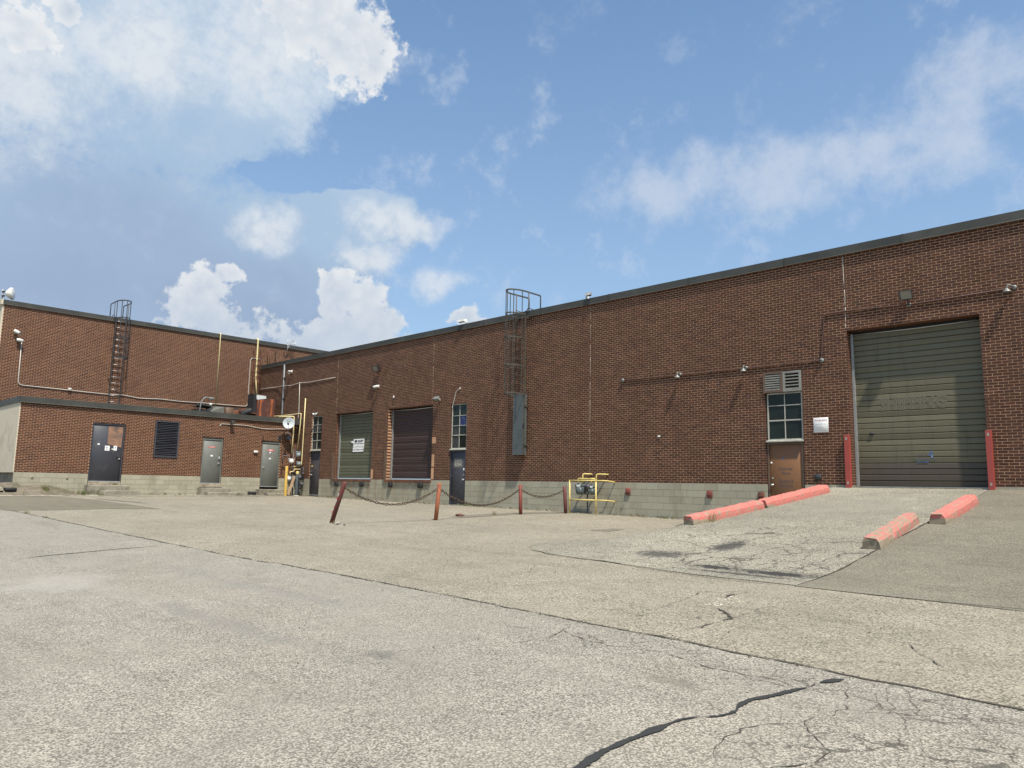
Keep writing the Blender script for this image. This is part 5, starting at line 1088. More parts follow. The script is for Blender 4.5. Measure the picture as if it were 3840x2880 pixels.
for pts, r in (([(-34.75, -0.86, 2.40), (-34.75, -0.86, 2.82), (-34.6, -0.60, 2.82), (-34.55, -0.58, 2.72)], 0.026), ([(-34.5, -0.42, 3.05), (-34.5, -0.42, 2.2), (-34.5, -0.42, 1.95)], 0.03), ([(-34.55, -0.72, 2.05), (-34.55, -0.72, 1.85)], 0.026), ([(-34.35, 0.02 - 0.12, 2.22), (-34.35, -0.12, 1.4), (-34.4, -0.12, 0.85)], 0.034),
    ([(-34.2, -0.10, 2.25), (-34.0, -0.10, 2.20), (-34.0, -0.10, 1.55)], 0.034), ([(-34.45, -0.40, 1.98), (-34.2, -0.15, 1.98)], 0.026), ([(-34.50, -0.38, 1.25), (-34.50, -0.36, 0.8)], 0.04), ([(-34.4, -0.30, 1.22), (-34.1, -0.10, 1.22), (-34.0, -0.10, 1.6)], 0.035), ([(-34.7, -0.3, 3.2), (-34.6, -0.35, 3.18), (-34.5, -0.42, 3.05)], 0.018), ([(-34.35, -0.08, 1.15), (-34.35, -0.08, 0.8)], 0.03)):
    MB().tube(smoothpath(pts, 3, 0.06), r, 8).build('pipe', DP, t)
for (c_, ax, s_) in (((-34.15, -0.2, 1.75), (0.7, -0.6, 0.1), 1.0), ((-34.05, -0.14, 1.42), (0.6, -0.7, 0.2), 0.9), ((-34.42, -0.42, 1.72), (0.8, -0.4, 0.3), 1.25), ((-34.0, -0.12, 1.95), (0, 0, 1), 0.6)):
    rg = MB(); rg.lathe([(0.0, -0.07 * s_), (0.05 * s_, -0.06 * s_), (0.06 * s_, -0.02), (0.12 * s_, -0.012), (0.125 * s_, 0.012), (0.06 * s_, 0.03), (0.045 * s_, 0.09 * s_), (0.0, 0.095 * s_)], c_, ax, 16); rg.build('regulator', M['meter'] if s_ > 1 else DP, t)
for z in (1.3, 1.6, 2.02): MB().lathe([(0.035, -0.025), (0.055, -0.02), (0.055, 0.02), (0.035, 0.025)], (-34.35, -0.12, z), (0, 0, 1), 10).build('coupling', DP, t)
pipe_run(FW, [(-34.42, -0.60, 1.88), (-34.42, -0.60, 2.02), (-34.36, -0.44, 2.05), (-34.34, -0.42, 2.16), (-34.30, -0.12, 2.16)], 0.024, M['pale_yellow'], 'short stepped yellow pipe in the middle of the corner meters', 'pipe', 'gas_pipe', 0.04, group=GY)
def post(x, y, r, z1, m, cap, label):
    z = gz(x, y); t = thing('bollard', label, 'bollard', (x, y, z))
    mb = MB(); mb.lathe([(r, z - 0.05), (r, z1 - 0.03), (r * 0.8, z1 - 0.005), (0, z1)], (x, y, 0), (0, 0, 1), 16); mb.build('pipe', M[m], t)
    if cap: MB().lathe([(r * 1.06, z1 - 0.13), (r * 1.06, z1 - 0.04), (r * 0.8, z1 + 0.004), (0, z1 + 0.006)], (x, y, 0), (0, 0, 1), 16).build('cap', M[cap], t)
    return t
pb = post(-34.2, -0.92, 0.067, 2.30, 'yellow_post', None, 'plain yellow steel bollard beside the grey annex door')
MB().lathe([(0.069, -0.012), (0.071, 0), (0.069, 0.012)], (-34.2, -0.92, 2.0), (0.1, 0.1, 1), 14).build('strap', M['galv'], pb)
pb = post(-33.85, -0.52, 0.068, 2.05, 'dark_post', 'yellow', 'dark grey bollard with yellow top in front of the corner meters')
MB().lathe([(0.12, 0.0), (0.12, 0.03), (0.07, 0.035)], (-33.85, -0.52, gz(-33.85, -0.52)), (0, 0, 1), 14).build('footing', M['sealant'], pb)
pl = MB(); a, b = Vector((-34.15, -0.80, 0.90)), Vector((-34.30, -0.42, 1.80)); ax = (b - a).normalized(); sd_ = Vector((1, 0, 0)); sd_ = (sd_ - ax * sd_.dot(ax)).normalized(); o_ = ax.cross(sd_)
pl.hexa([tuple(q + sd_ * i * 0.02 + o_ * j * 0.06) for q in (a, b) for i, j in ((-1, -1), (1, -1), (1, 1), (-1, 1))])
pl.solo('wood_plank', M['wood'], 'bare wooden plank leaning between yellow bollard and meters', 'plank')
# ---- satellite dish and round horn on the annex corner
t = thing('satellite_dish', 'grey satellite dish mounted at the annex corner', 'satellite dish', (-34.55, -0.8, 3.7))
c_ = Vector((-34.52, -0.78, 4.45)); axd = Vector((0.80, -0.55, 0.18)).normalized(); mb = MB()
mb.lathe([(0.0, -0.075), (0.10, -0.066), (0.19, -0.042), (0.255, -0.012), (0.285, 0.006), (0.288, 0.0), (0.255, -0.022), (0.19, -0.052), (0.1, -0.076), (0.0, -0.085)], tuple(c_), tuple(axd), 28); mb.build('reflector', M['dish'], t)
MB().tube(smoothpath([(-34.98, -0.98, 3.72), (-34.80, -0.92, 3.85), tuple(c_ - axd * 0.08 - Vector((0, 0, 0.15)))], 3, 0.08), 0.022, 8).build('mast', M['dark_steel'], t)
MB().box(-35.0, -34.985, -1.06, -0.90, 3.60, 3.84).build('wall_plate', M['dark_steel'], t)
fd = c_ + axd * 0.30 - Vector((0, 0, 0.10)); MB().tube([tuple(c_ - Vector((0, 0, 0.27))), tuple(c_ + axd * 0.14 - Vector((0, 0, 0.24))), tuple(fd - Vector((0, 0, 0.05)))], 0.014, 6).build('feed_arm', M['dark_steel'], t)
mb = MB(); mb.lathe([(0, -0.06), (0.045, -0.055), (0.05, 0.03), (0.06, 0.06), (0.0, 0.075)], tuple(fd), tuple(-axd), 12); mb.build('feed_horn', M['meter'], t)
rx = Vector((0, 0, 1)).cross(axd).normalized(); ry = axd.cross(rx)
cu = bpy.data.curves.new('lettering', 'FONT'); cu.body = 'Bell'; cu.size = 0.13; cu.align_x = 'CENTER'; cu.align_y = 'CENTER'
to = bpy.data.objects.new('tmp', cu); me = bpy.data.meshes.new_from_object(to); bpy.data.objects.remove(to)
for v in me.vertices:
    rr = math.hypot(v.co.x, v.co.y + 0.10); hh = -0.072 + rr * rr * 0.95
    v.co = c_ + rx * v.co.x + ry * (v.co.y + 0.10) + axd * hh - wloc(t)
me.materials.clear(); me.materials.append(M['meter']); o = bpy.data.objects.new('lettering', me); col.objects.link(o); o.parent = t
t = thing('alarm_horn', 'round dark alarm horn just below the satellite dish', 'alarm', (-34.8, -0.55, 3.6))
mb = MB(); mb.lathe([(0, -0.06), (0.09, -0.05), (0.125, 0.0), (0.128, 0.03), (0.11, 0.035), (0.10, 0.02), (0.03, 0.012), (0.0, 0.03)], (-34.80, -0.57, 3.74), (0.85, -0.45, 0.1), 20); mb.build('bell', M['pipe_dark'], t)
MB().box(-35.0, -34.86, -0.62, -0.50, 3.66, 3.82).build('mount', M['dark_steel'], t)
MB().rbox(-34.98, -34.80, -0.62, -0.50, 3.94, 4.00, 0.02, 2).solo('security_camera', M['white'], 'tiny white camera between satellite dish and alarm horn', 'camera')
# ---- barn lamps, floodlights, cameras
def barn_lamp(u, z, label, lean=-0.02, fr=FL, sc_=1.0):
    t = thing('barn_lamp', label, 'lamp', fr(u, 0, z), 'gooseneck lamps on the warehouse wall')
    mb = MB(fr); mb.lathe([(0, 0), (0.055, 0), (0.055, 0.035), (0.03, 0.045), (0, 0.047)], (u, 0, z), (0, 1, 0), 14); mb.build('junction_box', M['lamp_grey'], t)
    MB(fr).tube(smoothpath([(u, 0.03, z), (u + lean * 0.3, 0.10, z + 0.03), (u + lean * 0.7, 0.14, z + 0.05), (u + lean, 0.15, z + 0.02), (u + lean, 0.15, z - 0.04)], 4, 0.05), 0.018, 8).build('arm', M['lamp_grey'], t)
    mb = MB(fr); mb.lathe([(0.0, 0.0), (0.028, -0.004), (0.035, -0.03), (0.075, -0.06), (0.088, -0.085), (0.090, -0.095), (0.084, -0.095), (0.07, -0.065), (0.0, -0.04)], (u + lean, 0.15, z - 0.02), (0, 0, 1), 18); mb.build('shade', M['lamp_grey'], t)
    return t
barn_lamp(-12.36, 4.99, 'grey gooseneck barn lamp, left one left of the brown door'); barn_lamp(-10.19, 4.98, 'grey gooseneck barn lamp just left of the twin louvers')
barn_lamp(-3.62, 6.19, 'grey barn lamp at the far right above the tall door', -0.12)
for (u, z, label) in ((-14.50, 4.99, 'empty round lamp socket at the left end of the brown conduit'), (-8.03, 4.97, 'empty round lamp socket where the brown conduit turns up')):
    t = thing('lamp_socket', label, 'lamp', FL(u, 0, z), 'bare lamp sockets on the brown conduit')
    mb = MB(FL); mb.lathe([(0, 0), (0.06, 0), (0.062, 0.04), (0.045, 0.055), (0, 0.056)], (u, 0, z), (0, 1, 0), 14); mb.build('junction_box', M['lamp_grey'], t)
    mb = MB(FL); mb.lathe([(0.028, 0.0), (0.034, 0.05), (0.028, 0.05), (0.0, 0.02)], (u - 0.01, 0.05, z), (-0.5, 0.6, 0.3), 10); mb.build('socket', M['dark_steel'], t)
def floodlight(fr, u, z, w_, h, label, m='lamp_grey', tilt=0.5, base=None):
    t = thing('floodlight', label, 'floodlight', fr(u, 0, z - h / 2))
    ct, st = math.cos(tilt), math.sin(tilt)
    def q(a, b, c): return (u + a, 0.20 + b * ct + c * st * 1.0, z - b * st + c * ct)   # tilted downwards
    mb = MB(fr); mb.hexa([q(-w_ * .35, -0.11, -h * .35), q(w_ * .35, -0.11, -h * .35), q(w_ * .35, -0.11, h * .35), q(-w_ * .35, -0.11, h * .35), q(-w_ * .5, 0.03, -h * .5), q(w_ * .5, 0.03, -h * .5), q(w_ * .5, 0.03, h * .5), q(-w_ * .5, 0.03, h * .5)]); mb.build('housing', M[m], t)
    mb = MB(fr); mb.hexa([q(-w_ * .43, 0.031, -h * .43), q(w_ * .43, 0.031, -h * .43), q(w_ * .43, 0.031, h * .43), q(-w_ * .43, 0.031, h * .43), q(-w_ * .43, 0.036, -h * .43), q(w_ * .43, 0.036, -h * .43), q(w_ * .43, 0.036, h * .43), q(-w_ * .43, 0.036, h * .43)]); mb.build('lens', M['lens'], t)
    rim = MB(fr)
    for (a0, a1, c0_, c1_) in ((-.5, .5, -.5, -.43), (-.5, .5, .43, .5), (-.5, -.43, -.43, .43), (.43, .5, -.43, .43)):
        rim.hexa([q(w_ * a0, 0.031, h * c0_), q(w_ * a1, 0.031, h * c0_), q(w_ * a1, 0.031, h * c1_), q(w_ * a0, 0.031, h * c1_), q(w_ * a0, 0.05, h * c0_), q(w_ * a1, 0.05, h * c0_), q(w_ * a1, 0.05, h * c1_), q(w_ * a0, 0.05, h * c1_)])
    rim.build('rim', M['dark_steel'], t)
    bz = base if base else z - h * 0.2
    MB(fr).tube(smoothpath([(u, 0.0, bz), (u, 0.10, bz), (u, 0.14, z - h * 0.3)], 3, 0.04), 0.018, 8).build('arm', M['dark_steel'], t)
    mb = MB(fr); mb.lathe([(0, 0), (0.055, 0), (0.055, 0.035), (0, 0.045)], (u, 0, bz), (0, 1, 0), 14); mb.build('junction_box', M[m], t)
    return t
floodlight(FL, -5.83, 6.36, 0.30, 0.24, 'weathered floodlight over the tall olive shipping door', base=6.13, tilt=0.45)
floodlight(FL, -28.06, 6.68, 0.42, 0.26, 'dark floodlight with pale lens above the loading docks', 'black_metal', tilt=0.5)
floodlight(FA, -3.55, 4.30, 0.20, 0.14, 'small double floodlight under the annex roof edge', 'black_metal', tilt=0.7)
floodlight(FL, -23.72, 4.98, 0.34, 0.14, 'flat grey wall light right of the maroon shutter', 'lamp_grey', tilt=1.0)
def camera_(fr, u, z, label, aim=(0.5, 0.8, -0.3), s_=1.0, d=0.16, m='white', stem=True):
    t = thing('security_camera', label, 'camera', fr(u, 0, z))
    A = Vector(aim).normalized(); c_ = Vector((u, d, z)); mb = MB(fr)
    mb.lathe([(0.0, -0.10 * s_), (0.045 * s_, -0.095 * s_), (0.05 * s_, -0.05 * s_), (0.05 * s_, 0.10 * s_), (0.044 * s_, 0.10 * s_), (0.04 * s_, 0.08 * s_)], tuple(c_), tuple(A), 14); mb.build('housing', M[m], t)
    mb = MB(fr); mb.lathe([(0.0, 0.085 * s_), (0.042 * s_, 0.082 * s_)], tuple(c_), tuple(A), 14); mb.build('lens', M['black_metal'], t)
    if stem:
        MB(fr).tube([(u, 0.0, z + 0.03 * s_), (u, d * 0.6, z + 0.03 * s_), tuple(c_ - A * 0.03 * s_)], 0.016 * s_, 8).build('bracket', M[m], t)
        MB(fr).rbox(u - 0.05 * s_, u + 0.05 * s_, 0.0, 0.03, z - 0.04 * s_, z + 0.08 * s_, 0.01, 1).build('base_plate', M[m], t)
    return t
camera_(FL, -28.06, 5.85, 'white egg-shaped security camera under the dark floodlight', (-0.8, 0.6, -0.2), 1.15)
camera_(FL, -35.92, 7.26, 'white camera high by the grey downpipe', (0.8, 0.5, -0.3), 1.3)
camera_(FU, -11.62, 7.62, 'white camera on top of the long white conduit', (0.9, 0.3, -0.2), 1.3)
camera_(FU, -11.76, 7.98, 'upper white camera near the left end of the tall building', (0.7, 0.6, -0.5), 1.4)
t = thing('security_lamp', 'pair of small white spotlights over the narrow corner window', 'lamp', FL(-33.15, 0, 4.85))
for du in (-0.09, 0.09):
    mb = MB(FL); mb.lathe([(0, -0.05), (0.03, -0.05), (0.055, 0.03), (0.06, 0.07), (0.05, 0.07), (0, 0.05)], (-33.15 + du, 0.14, 4.89), (du * 4, 0.8, -0.3), 12); mb.build('head', M['white'], t)
mb = MB(FL); mb.lathe([(0, 0), (0.05, 0), (0.05, 0.04), (0, 0.045)], (-33.15, 0, 4.93), (0, 1, 0), 12); mb.tube([(-33.24, 0.10, 4.93), (-33.15, 0.04, 4.93), (-33.06, 0.1, 4.93)], 0.014, 6); mb.build('base', M['lamp_grey'], t)
def roof_cam(u, label, flip=1):
    t = thing('security_camera', label, 'camera', FL(u, 0.02, 7.95))
    MB(FL).rbox(u + 0.02 * flip, u + 0.07 * flip, -0.06, 0.04, 7.95, 8.13, 0.01, 1).build('bracket', M['white'], t)
    c_ = Vector((u - 0.06 * flip, 0.06, 8.08)); mb = MB(FL); mb.hexa([tuple(c_ + Vector(p)) for p in ((-0.16 * flip, 0.02, -0.05), (0.1 * flip, -0.05, -0.03), (0.1 * flip, 0.06, -0.03), (-0.16 * flip, 0.13, -0.05), (-0.19 * flip, 0.02, 0.03), (0.1 * flip, -0.05, 0.065), (0.1 * flip, 0.06, 0.065), (-0.19 * flip, 0.13, 0.03))]); mb.build('housing', M['white'], t)
    MB(FL).hexa([tuple(c_ + Vector(p)) for p in ((-0.14 * flip, 0.03, -0.075), (0.02 * flip, -0.03, -0.055), (0.02 * flip, 0.05, -0.055), (-0.14 * flip, 0.12, -0.075), (-0.165 * flip, 0.03, -0.048), (0.02 * flip, -0.03, -0.035), (0.02 * flip, 0.05, -0.035), (-0.165 * flip, 0.12, -0.048))]).build('lens_hood', M['black_metal'], t)
roof_cam(-22.3, 'white security camera on the roof edge left of the caged ladder'); roof_cam(-15.98, 'white security camera on the roof edge right of the caged ladder', -1)
# ---- sign, wall boxes and small fixtures
t = thing('warning_sign', 'square white warning sign for video surveillance beside the tall door', 'sign', FL(-8.12, 0.01, 3.06))
MB(FL).rbox(-8.315, -7.925, 0.004, 0.016, 3.065, 3.455, 0.005, 1).build('board', M['paper'], t)
f = MB(FL)
for (a, b, c0, c1) in ((-8.29, -7.95, 3.087, 3.090), (-8.29, -7.95, 3.428, 3.431), (-8.29, -8.287, 3.09, 3.428), (-7.953, -7.95, 3.09, 3.428)): f.box(a, b, 0.0162, 0.0168, c0, c1)
f.build('border', M['ink_faded'], t)
text('WARNING', 0.078, FL, -8.12, 0.0166, 3.378, M['ink_red'], t, sx_=0.86, thin=0.002); text('THIS', 0.03, FL, -8.12, 0.0166, 3.312, M['ink_faded'], t); text('PROPERTY PROTECTED', 0.030, FL, -8.12, 0.0166, 3.282, M['ink_faded'], t, sx_=0.85)
text('BY', 0.03, FL, -8.12, 0.0166, 3.248, M['ink_faded'], t); text('VIDEO', 0.05, FL, -8.12, 0.0166, 3.19, M['ink_faded'], t); text('SURVEILLANCE', 0.05, FL, -8.12, 0.0166, 3.128, M['ink_faded'], t, sx_=0.85)
for (u, z, m_, label) in ((-14.31, 1.415, 'red_rust', 'red hanger box with wire loop, leftmost of three on the block base'), (-11.42, 1.39, 'red_rust', 'red hanger box with wire loop, middle of three on the block base'), (-9.83, 1.38, 'rust', 'dark rusty hanger box beside the brown door')):
    t = thing('wall_hanger', label, 'wall bracket', FL(u, 0, z - 0.1), 'hanger boxes on the block base')
    MB(FL).rbox(u - 0.085, u + 0.085, 0.0, 0.045, z - 0.105, z + 0.105, 0.006, 1).build('plate', M[m_], t)
    MB(FL).tube(smoothpath([(u - 0.035, 0.04, z), (u - 0.04, 0.125, z - 0.005), (u + 0.04, 0.125, z - 0.005), (u + 0.035, 0.04, z)], 4, 0.03), 0.009, 8).build('pull_ring', M[m_], t)
MB(FL).rbox(-8.33, -8.16, 0.0, 0.02, 1.83, 1.98, 0.006, 1).solo('outlet_plate', M['dark_steel'], 'small dark plate low on the brick beside the red post', 'wall plate')
MB(FL).rbox(-13.19, -13.10, 0.0, 0.03, 3.10, 3.15, 0.006, 1).solo('anchor', M['white'], 'tiny white anchor alone in the middle of the brick wall', 'anchor')
MB(FL).rbox(-26.89, -26.84, 0.0, 0.05, 5.26, 5.36, 0.006, 1).solo('anchor', M['white'], 'tiny white anchor above the left end of the maroon shutter', 'anchor')
MB(FA).rbox(-2.31, -2.11, 0.0, 0.09, 2.90, 3.01, 0.01, 1).solo('mail_slot', M['white'], 'small white box on the annex between the grey doors', 'box')
t = thing('door_hook', 'short rusty hook above the left jamb of the grey door near the meters', 'hook', FA(-1.88, 0, 3.5))
MB(FA).tube(smoothpath([(-1.86, 0.02, 3.46), (-1.86, 0.03, 3.66), (-1.92, 0.1, 3.74), (-1.97, 0.12, 3.70)], 3, 0.05), 0.018, 8).build('rod', M['rust'], t)
t = thing('foundation_vent', 'black foundation vent at the foot of the annex between grey doors', 'vent', FA(-2.26, 0, 0.90))
MB(FA).prof([(0.0, 0.90), (0.10, 0.90), (0.10, 0.93), (0.03, 1.03), (0.0, 1.03)], -2.48, -2.04).build('hood', M['black_metal'], t)
for i in range(4): MB(FA).box(-2.46, -2.06, 0.085, 0.103, 0.935 + i * 0.02, 0.943 + i * 0.02).build('slat', M['dark_steel'], t)
for (u) in (-11.6, -10.35):
    MB(FA).lathe([(0.03, 0.0), (0.045, 0.0), (0.05, 0.018), (0.036, 0.02)], (u, 0.0, 1.50), (0, 1, 0), 14).solo('pipe_sleeve', M['block'], 'round pipe end in block base, %s of two left of navy annex door' % ('left' if u < -11 else 'right'), 'pipe sleeve', 'pipe ends in the annex base')
# ---- concrete steps
def steps(label, slabs):
    z = base_z(-34.6, slabs[0][0]); t = thing('concrete_steps', label, 'steps', (-34.6, (slabs[0][0] + slabs[0][1]) / 2, z), 'steps at the annex doors')
    for (u0, u1, d0, d1, z0, z1) in slabs:
        n = 14; mb = MB(FA); V = []
        for i in range(n + 1):
            u = u0 + (u1 - u0) * i / n; r = lambda s_=0.012: random.uniform(-s_, s_)
            V += [(u, d0, z0), (u, d1 + r(), z0), (u, d1 + r(), z1 - 0.03 + r(0.008)), (u, d1 - 0.02 + r(), z1 + r(0.006)), (u, d0, z1 + r(0.004))]
        F = [(i * 5 + j, i * 5 + j + 1, (i + 1) * 5 + j + 1, (i + 1) * 5 + j) for i in range(n) for j in range(4)] + [(0, 1, 2, 3, 4), tuple(n * 5 + j for j in (4, 3, 2, 1, 0))]
        mb.add(V, F); mb.build('slab', M['concrete'], t)
steps('two concrete steps below the wide navy door', [(-9.68, -8.05, 0.0, 0.42, 0.7, 1.24), (-9.3, -7.72, 0.43, 0.85, 0.7, 1.03)])
steps('two concrete steps below the grey door beside the louver', [(-4.95, -3.52, 0.0, 0.40, 0.7, 1.19), (-4.78, -3.12, 0.41, 0.80, 0.7, 0.99)])
steps('two concrete steps below the grey door near the gas meters', [(-2.08, -0.96, 0.0, 0.40, 0.7, 1.15), (-1.85, -0.75, 0.41, 0.78, 0.7, 0.97)])
# ---- plant on the annex roof
t = thing('rooftop_unit', 'rust-streaked sheet metal exhaust unit on the annex roof', 'rooftop unit', (-37.0, -0.9, 4.56))
MB().hexa([(-37.5, -1.45, 4.57), (-36.6, -1.45, 4.57), (-36.6, -0.50, 4.57), (-37.5, -0.50, 4.57), (-37.5, -1.45, 5.70), (-36.6, -1.45, 5.70), (-36.6, -0.50, 5.82), (-37.5, -0.50, 5.82)]).build('casing', M['rust_streak'], t)
MB().hexa([(-37.55, -1.47, 5.71), (-36.62, -1.47, 5.71), (-36.60, -1.0, 5.80), (-37.5, -0.7, 5.84), (-37.52, -1.47, 6.02), (-36.9, -1.47, 6.0), (-36.72, -0.95, 5.95), (-37.3, -0.7, 5.90)]).build('hood', M['dull_zinc'], t)
MB().box(-37.4, -36.75, -1.62, -1.46, 5.0, 6.02).build('intake', M['black'], t)
MB().box(-37.46, -36.70, -1.66, -1.455, 4.98, 5.03).build('intake_flange', M['rust'], t)
mb = MB(); path = [(-37.0, -1.5, 5.15), (-37.1, -1.75, 5.08), (-37.2, -1.92, 4.95), (-37.2, -1.75, 4.78), (-37.05, -1.5, 4.74)]
P = smoothpath(path, 6, 0.2); mb.tube(P, [0.17 + 0.012 * (i % 2) for i in range(len(P))], 14); mb.build('flexible_duct', M['black'], t)
t = thing('hose_bundle', 'black hoses and ducts lying along the annex roof behind the edge', 'hose', (-38.7, -2.6, 4.56))
for i in range(5):
    pts = [(-39.0 + 0.12 * i, -3.75 + 0.1 * i + k * 0.45, 5.30 + 0.03 * i + 0.07 * math.sin(k * 1.1 + i) - 0.05 * k) for k in range(6)]
    MB().tube(smoothpath(pts, 3, 0.2), 0.05 + 0.008 * (i % 3), 8).build('hose', M['black'], t)
MB().box(-38.9, -38.2, -3.9, -1.6, 4.57, 5.12).build('duct', M['black_metal'], t)
t = thing('vent_hood', 'grey hooded roof vent at the foot of the thin yellow pipe', 'vent', (-38.3, -2.9, 4.56))
MB().hexa([(-38.5, -3.32, 5.08), (-37.9, -3.32, 5.02), (-37.9, -2.62, 4.8), (-38.5, -2.6, 4.8), (-38.4, -3.0, 5.32), (-38.0, -3.0, 5.30), (-37.95, -2.6, 5.30), (-38.4, -2.6, 5.32)]).build('hood', M['weathered'], t)
t = thing('roof_cabinet', 'low brown metal cabinet on the annex roof', 'cabinet', (-38.2, -2.2, 4.56))
MB().rbox(-38.5, -37.9, -2.50, -2.12, 4.57, 5.30, 0.01, 1).build('box', M['brown_trim'], t); MB().rbox(-38.5, -37.95, -2.10, -1.75, 4.57, 5.22, 0.01, 1).build('box', M['rust'], t)
t = thing('roof_valve', 'small orange rusted box on a stub on the annex roof', 'valve box', (-37.6, -1.9, 4.56))
MB().rbox(-37.7, -37.5, -1.92, -1.72, 5.02, 5.24, 0.01, 1).build('box', M['rust_streak'], t); MB().tube([(-37.6, -1.82, 4.56), (-37.6, -1.82, 5.03)], 0.03, 8).build('stub', M['dark_steel'], t)
t = thing('gooseneck_vent', 'curved grey vent pipe with a small lamp on the annex roof', 'vent', (-38.0, -3.8, 4.56))
MB().tube(smoothpath([(-38.0, -3.86, 4.56), (-38.0, -3.80, 5.45), (-38.0, -3.62, 5.74), (-38.0, -3.30, 5.70)], 5, 0.18), 0.032, 10).build('pipe', M['grey_paint'], t)
MB().rbox(-38.1, -37.9, -3.42, -3.15, 5.62, 5.74, 0.03, 2).build('cowl', M['lamp_grey'], t); MB().tube([(-38.0, -3.28, 5.62), (-38.0, -3.30, 5.44)], 0.018, 6).build('stem', M['lamp_grey'], t); MB().rbox(-38.06, -37.94, -3.36, -3.24, 5.34, 5.44, 0.012, 1).build('box', M['white'], t)
# ---- aerials
t = thing('grid_antenna', 'small wire grid antenna on the tall building roof edge', 'antenna', FU(1.55, 0, 8.9))
MB(FU).tube([(1.35, 0.05, 8.85), (1.50, 0.22, 9.10), (1.55, 0.25, 9.45)], 0.022, 8).build('mast', M['galv'], t)
for k in range(9): MB(FU).tube([(1.42 + 0.0 * k, 0.30 - 0.012 * abs(k - 4), 9.20 + k * 0.058), (1.66, 0.24, 9.19 + k * 0.057), (1.90, 0.30, 9.18 + k * 0.055)], 0.006, 5).build('wire', M['galv'], t)
for u in (1.42, 1.66, 1.90): MB(FU).tube([(u, 0.30 if u != 1.66 else 0.24, 9.18), (u, 0.30 if u != 1.66 else 0.24, 9.68)], 0.008, 5).build('wire', M['galv'], t)
MB(FU).tube([(1.62, 0.25, 9.42), (1.86, 0.50, 9.42)], 0.02, 8).build('feed', M['white'], t)
t = thing('dish_antenna', 'white drum dish antenna on a pole at the top left roof corner', 'antenna', (-39.9, -12.35, 9.38))
MB().tube([(-39.9, -12.37, 9.2), (-39.9, -12.37, 9.92)], 0.035, 10).build('pole', M['galv'], t)
mb = MB(); axd = Vector((0.45, 0.85, 0.12)).normalized(); mb.lathe([(0, -0.02), (0.10, 0.0), (0.15, 0.06), (0.27, 0.20), (0.275, 0.29), (0.26, 0.30), (0.0, 0.305)], (-39.82, -12.26, 9.72), tuple(axd), 22); mb.build('drum', M['white'], t)
for z in (9.62, 9.82): MB().box(-39.97, -39.78, -12.40, -12.28, z - 0.02, z + 0.02).build('clamp', M['dark_steel'], t)
# ---- stones, litter and weeds
def stone(x, y, r, label, m='stone', flat=0.6, seed=1):
    bm = bmesh.new(); bmesh.ops.create_icosphere(bm, subdivisions=2, radius=r)
    for v in bm.verts:
        n_ = 1 + 0.38 * noise.noise(v.co / r * 1.3 + Vector((seed * 7, 0, 0))); v.co = Vector((v.co.x * n_ * 1.2, v.co.y * n_, v.co.z * n_ * flat))
    me = bpy.data.meshes.new('stone'); bm.to_mesh(me); bm.free(); me.materials.append(M[m]); o = bpy.data.objects.new('stone', me); col.objects.link(o)
    o.location = (x, y, gz(x, y) + r * flat * 0.55); return tag(o, label, 'stone', 'loose stones')
stone(-16.72, -9.08, 0.085, 'broken asphalt lump at the foot of the leaning bollard', seed=2)
stone(-16.45, -9.05, 0.03, 'small dark chip right of the lump by the leaning bollard', 'black', seed=5)
stone(-17.3, -4.45, 0.12, 'dark asphalt lump lying in front of the shipping door', 'rust', 0.4, 9)
stone(-17.45, -4.2, 0.07, 'smaller lump beside the dark asphalt lump near the chain', 'stone', 0.5, 4)
mb = MB()
for i in range(150):
    a = random.gauss(0, 1); x = -16.95 + random.gauss(0, 0.32); y = -9.08 + random.gauss(0, 0.09); r = random.uniform(0.006, 0.02); z = gz(x, y)
    mb.hexa([(x - r, y - r, z), (x + r, y - r * .8, z), (x + r * .9, y + r, z), (x - r, y + r * .7, z), (x - r * .6, y - r * .6, z + r), (x + r * .6, y - r * .5, z + r * 1.1), (x + r * .5, y + r * .6, z + r), (x - r * .6, y + r * .5, z + r * .9)])
tag(mb.build('asphalt_rubble', M['stone'], recalc=False), 'loose asphalt crumbs around the leaning bollard foot', 'rubble', kind='stuff')
mb = MB()
for i in range(700):      # crumbs along the seam
    P_ = resample(seam[:-1], 60); k = random.randrange(59); q = P_[k].lerp(P_[k + 1], random.random()); x = q.x + random.gauss(0, 0.03); y = q.y + random.gauss(0, 0.035); r = random.uniform(0.003, 0.010); z = gz(x, y) + 0.006
    mb.add([(x - r, y - r, z), (x + r, y - r * .6, z), (x + r * .3, y + r, z), (x, y, z + r)], [(0, 1, 3), (1, 2, 3), (2, 0, 3)])
tag(mb.build('seam_crumbs', M['crack'], recalc=False), 'dark crumbs along the long pavement seam', 'grit', kind='stuff')
mb = MB()
for i in range(900):      # scattered grit and leaf bits over the yard
    x = random.uniform(-30, 2); y = random.uniform(-17, -0.6)
    if x > -10 and y > -10.2: continue
    r = random.uniform(0.004, 0.012); z = gz(x, y) + 0.004; an = random.uniform(0, 3.14); c_, s_ = math.cos(an) * r, math.sin(an) * r
    mb.add([(x - c_, y - s_, z), (x + s_, y - c_, z), (x + c_, y + s_, z), (x - s_ * 0.7, y + c_ * 0.7, z + r)], [(0, 1, 3), (1, 2, 3), (0, 2, 3)])
tag(mb.build('grit', M['crack'], recalc=False), 'dark grit and leaf bits scattered over the yard', 'grit', kind='stuff')
mb = MB()
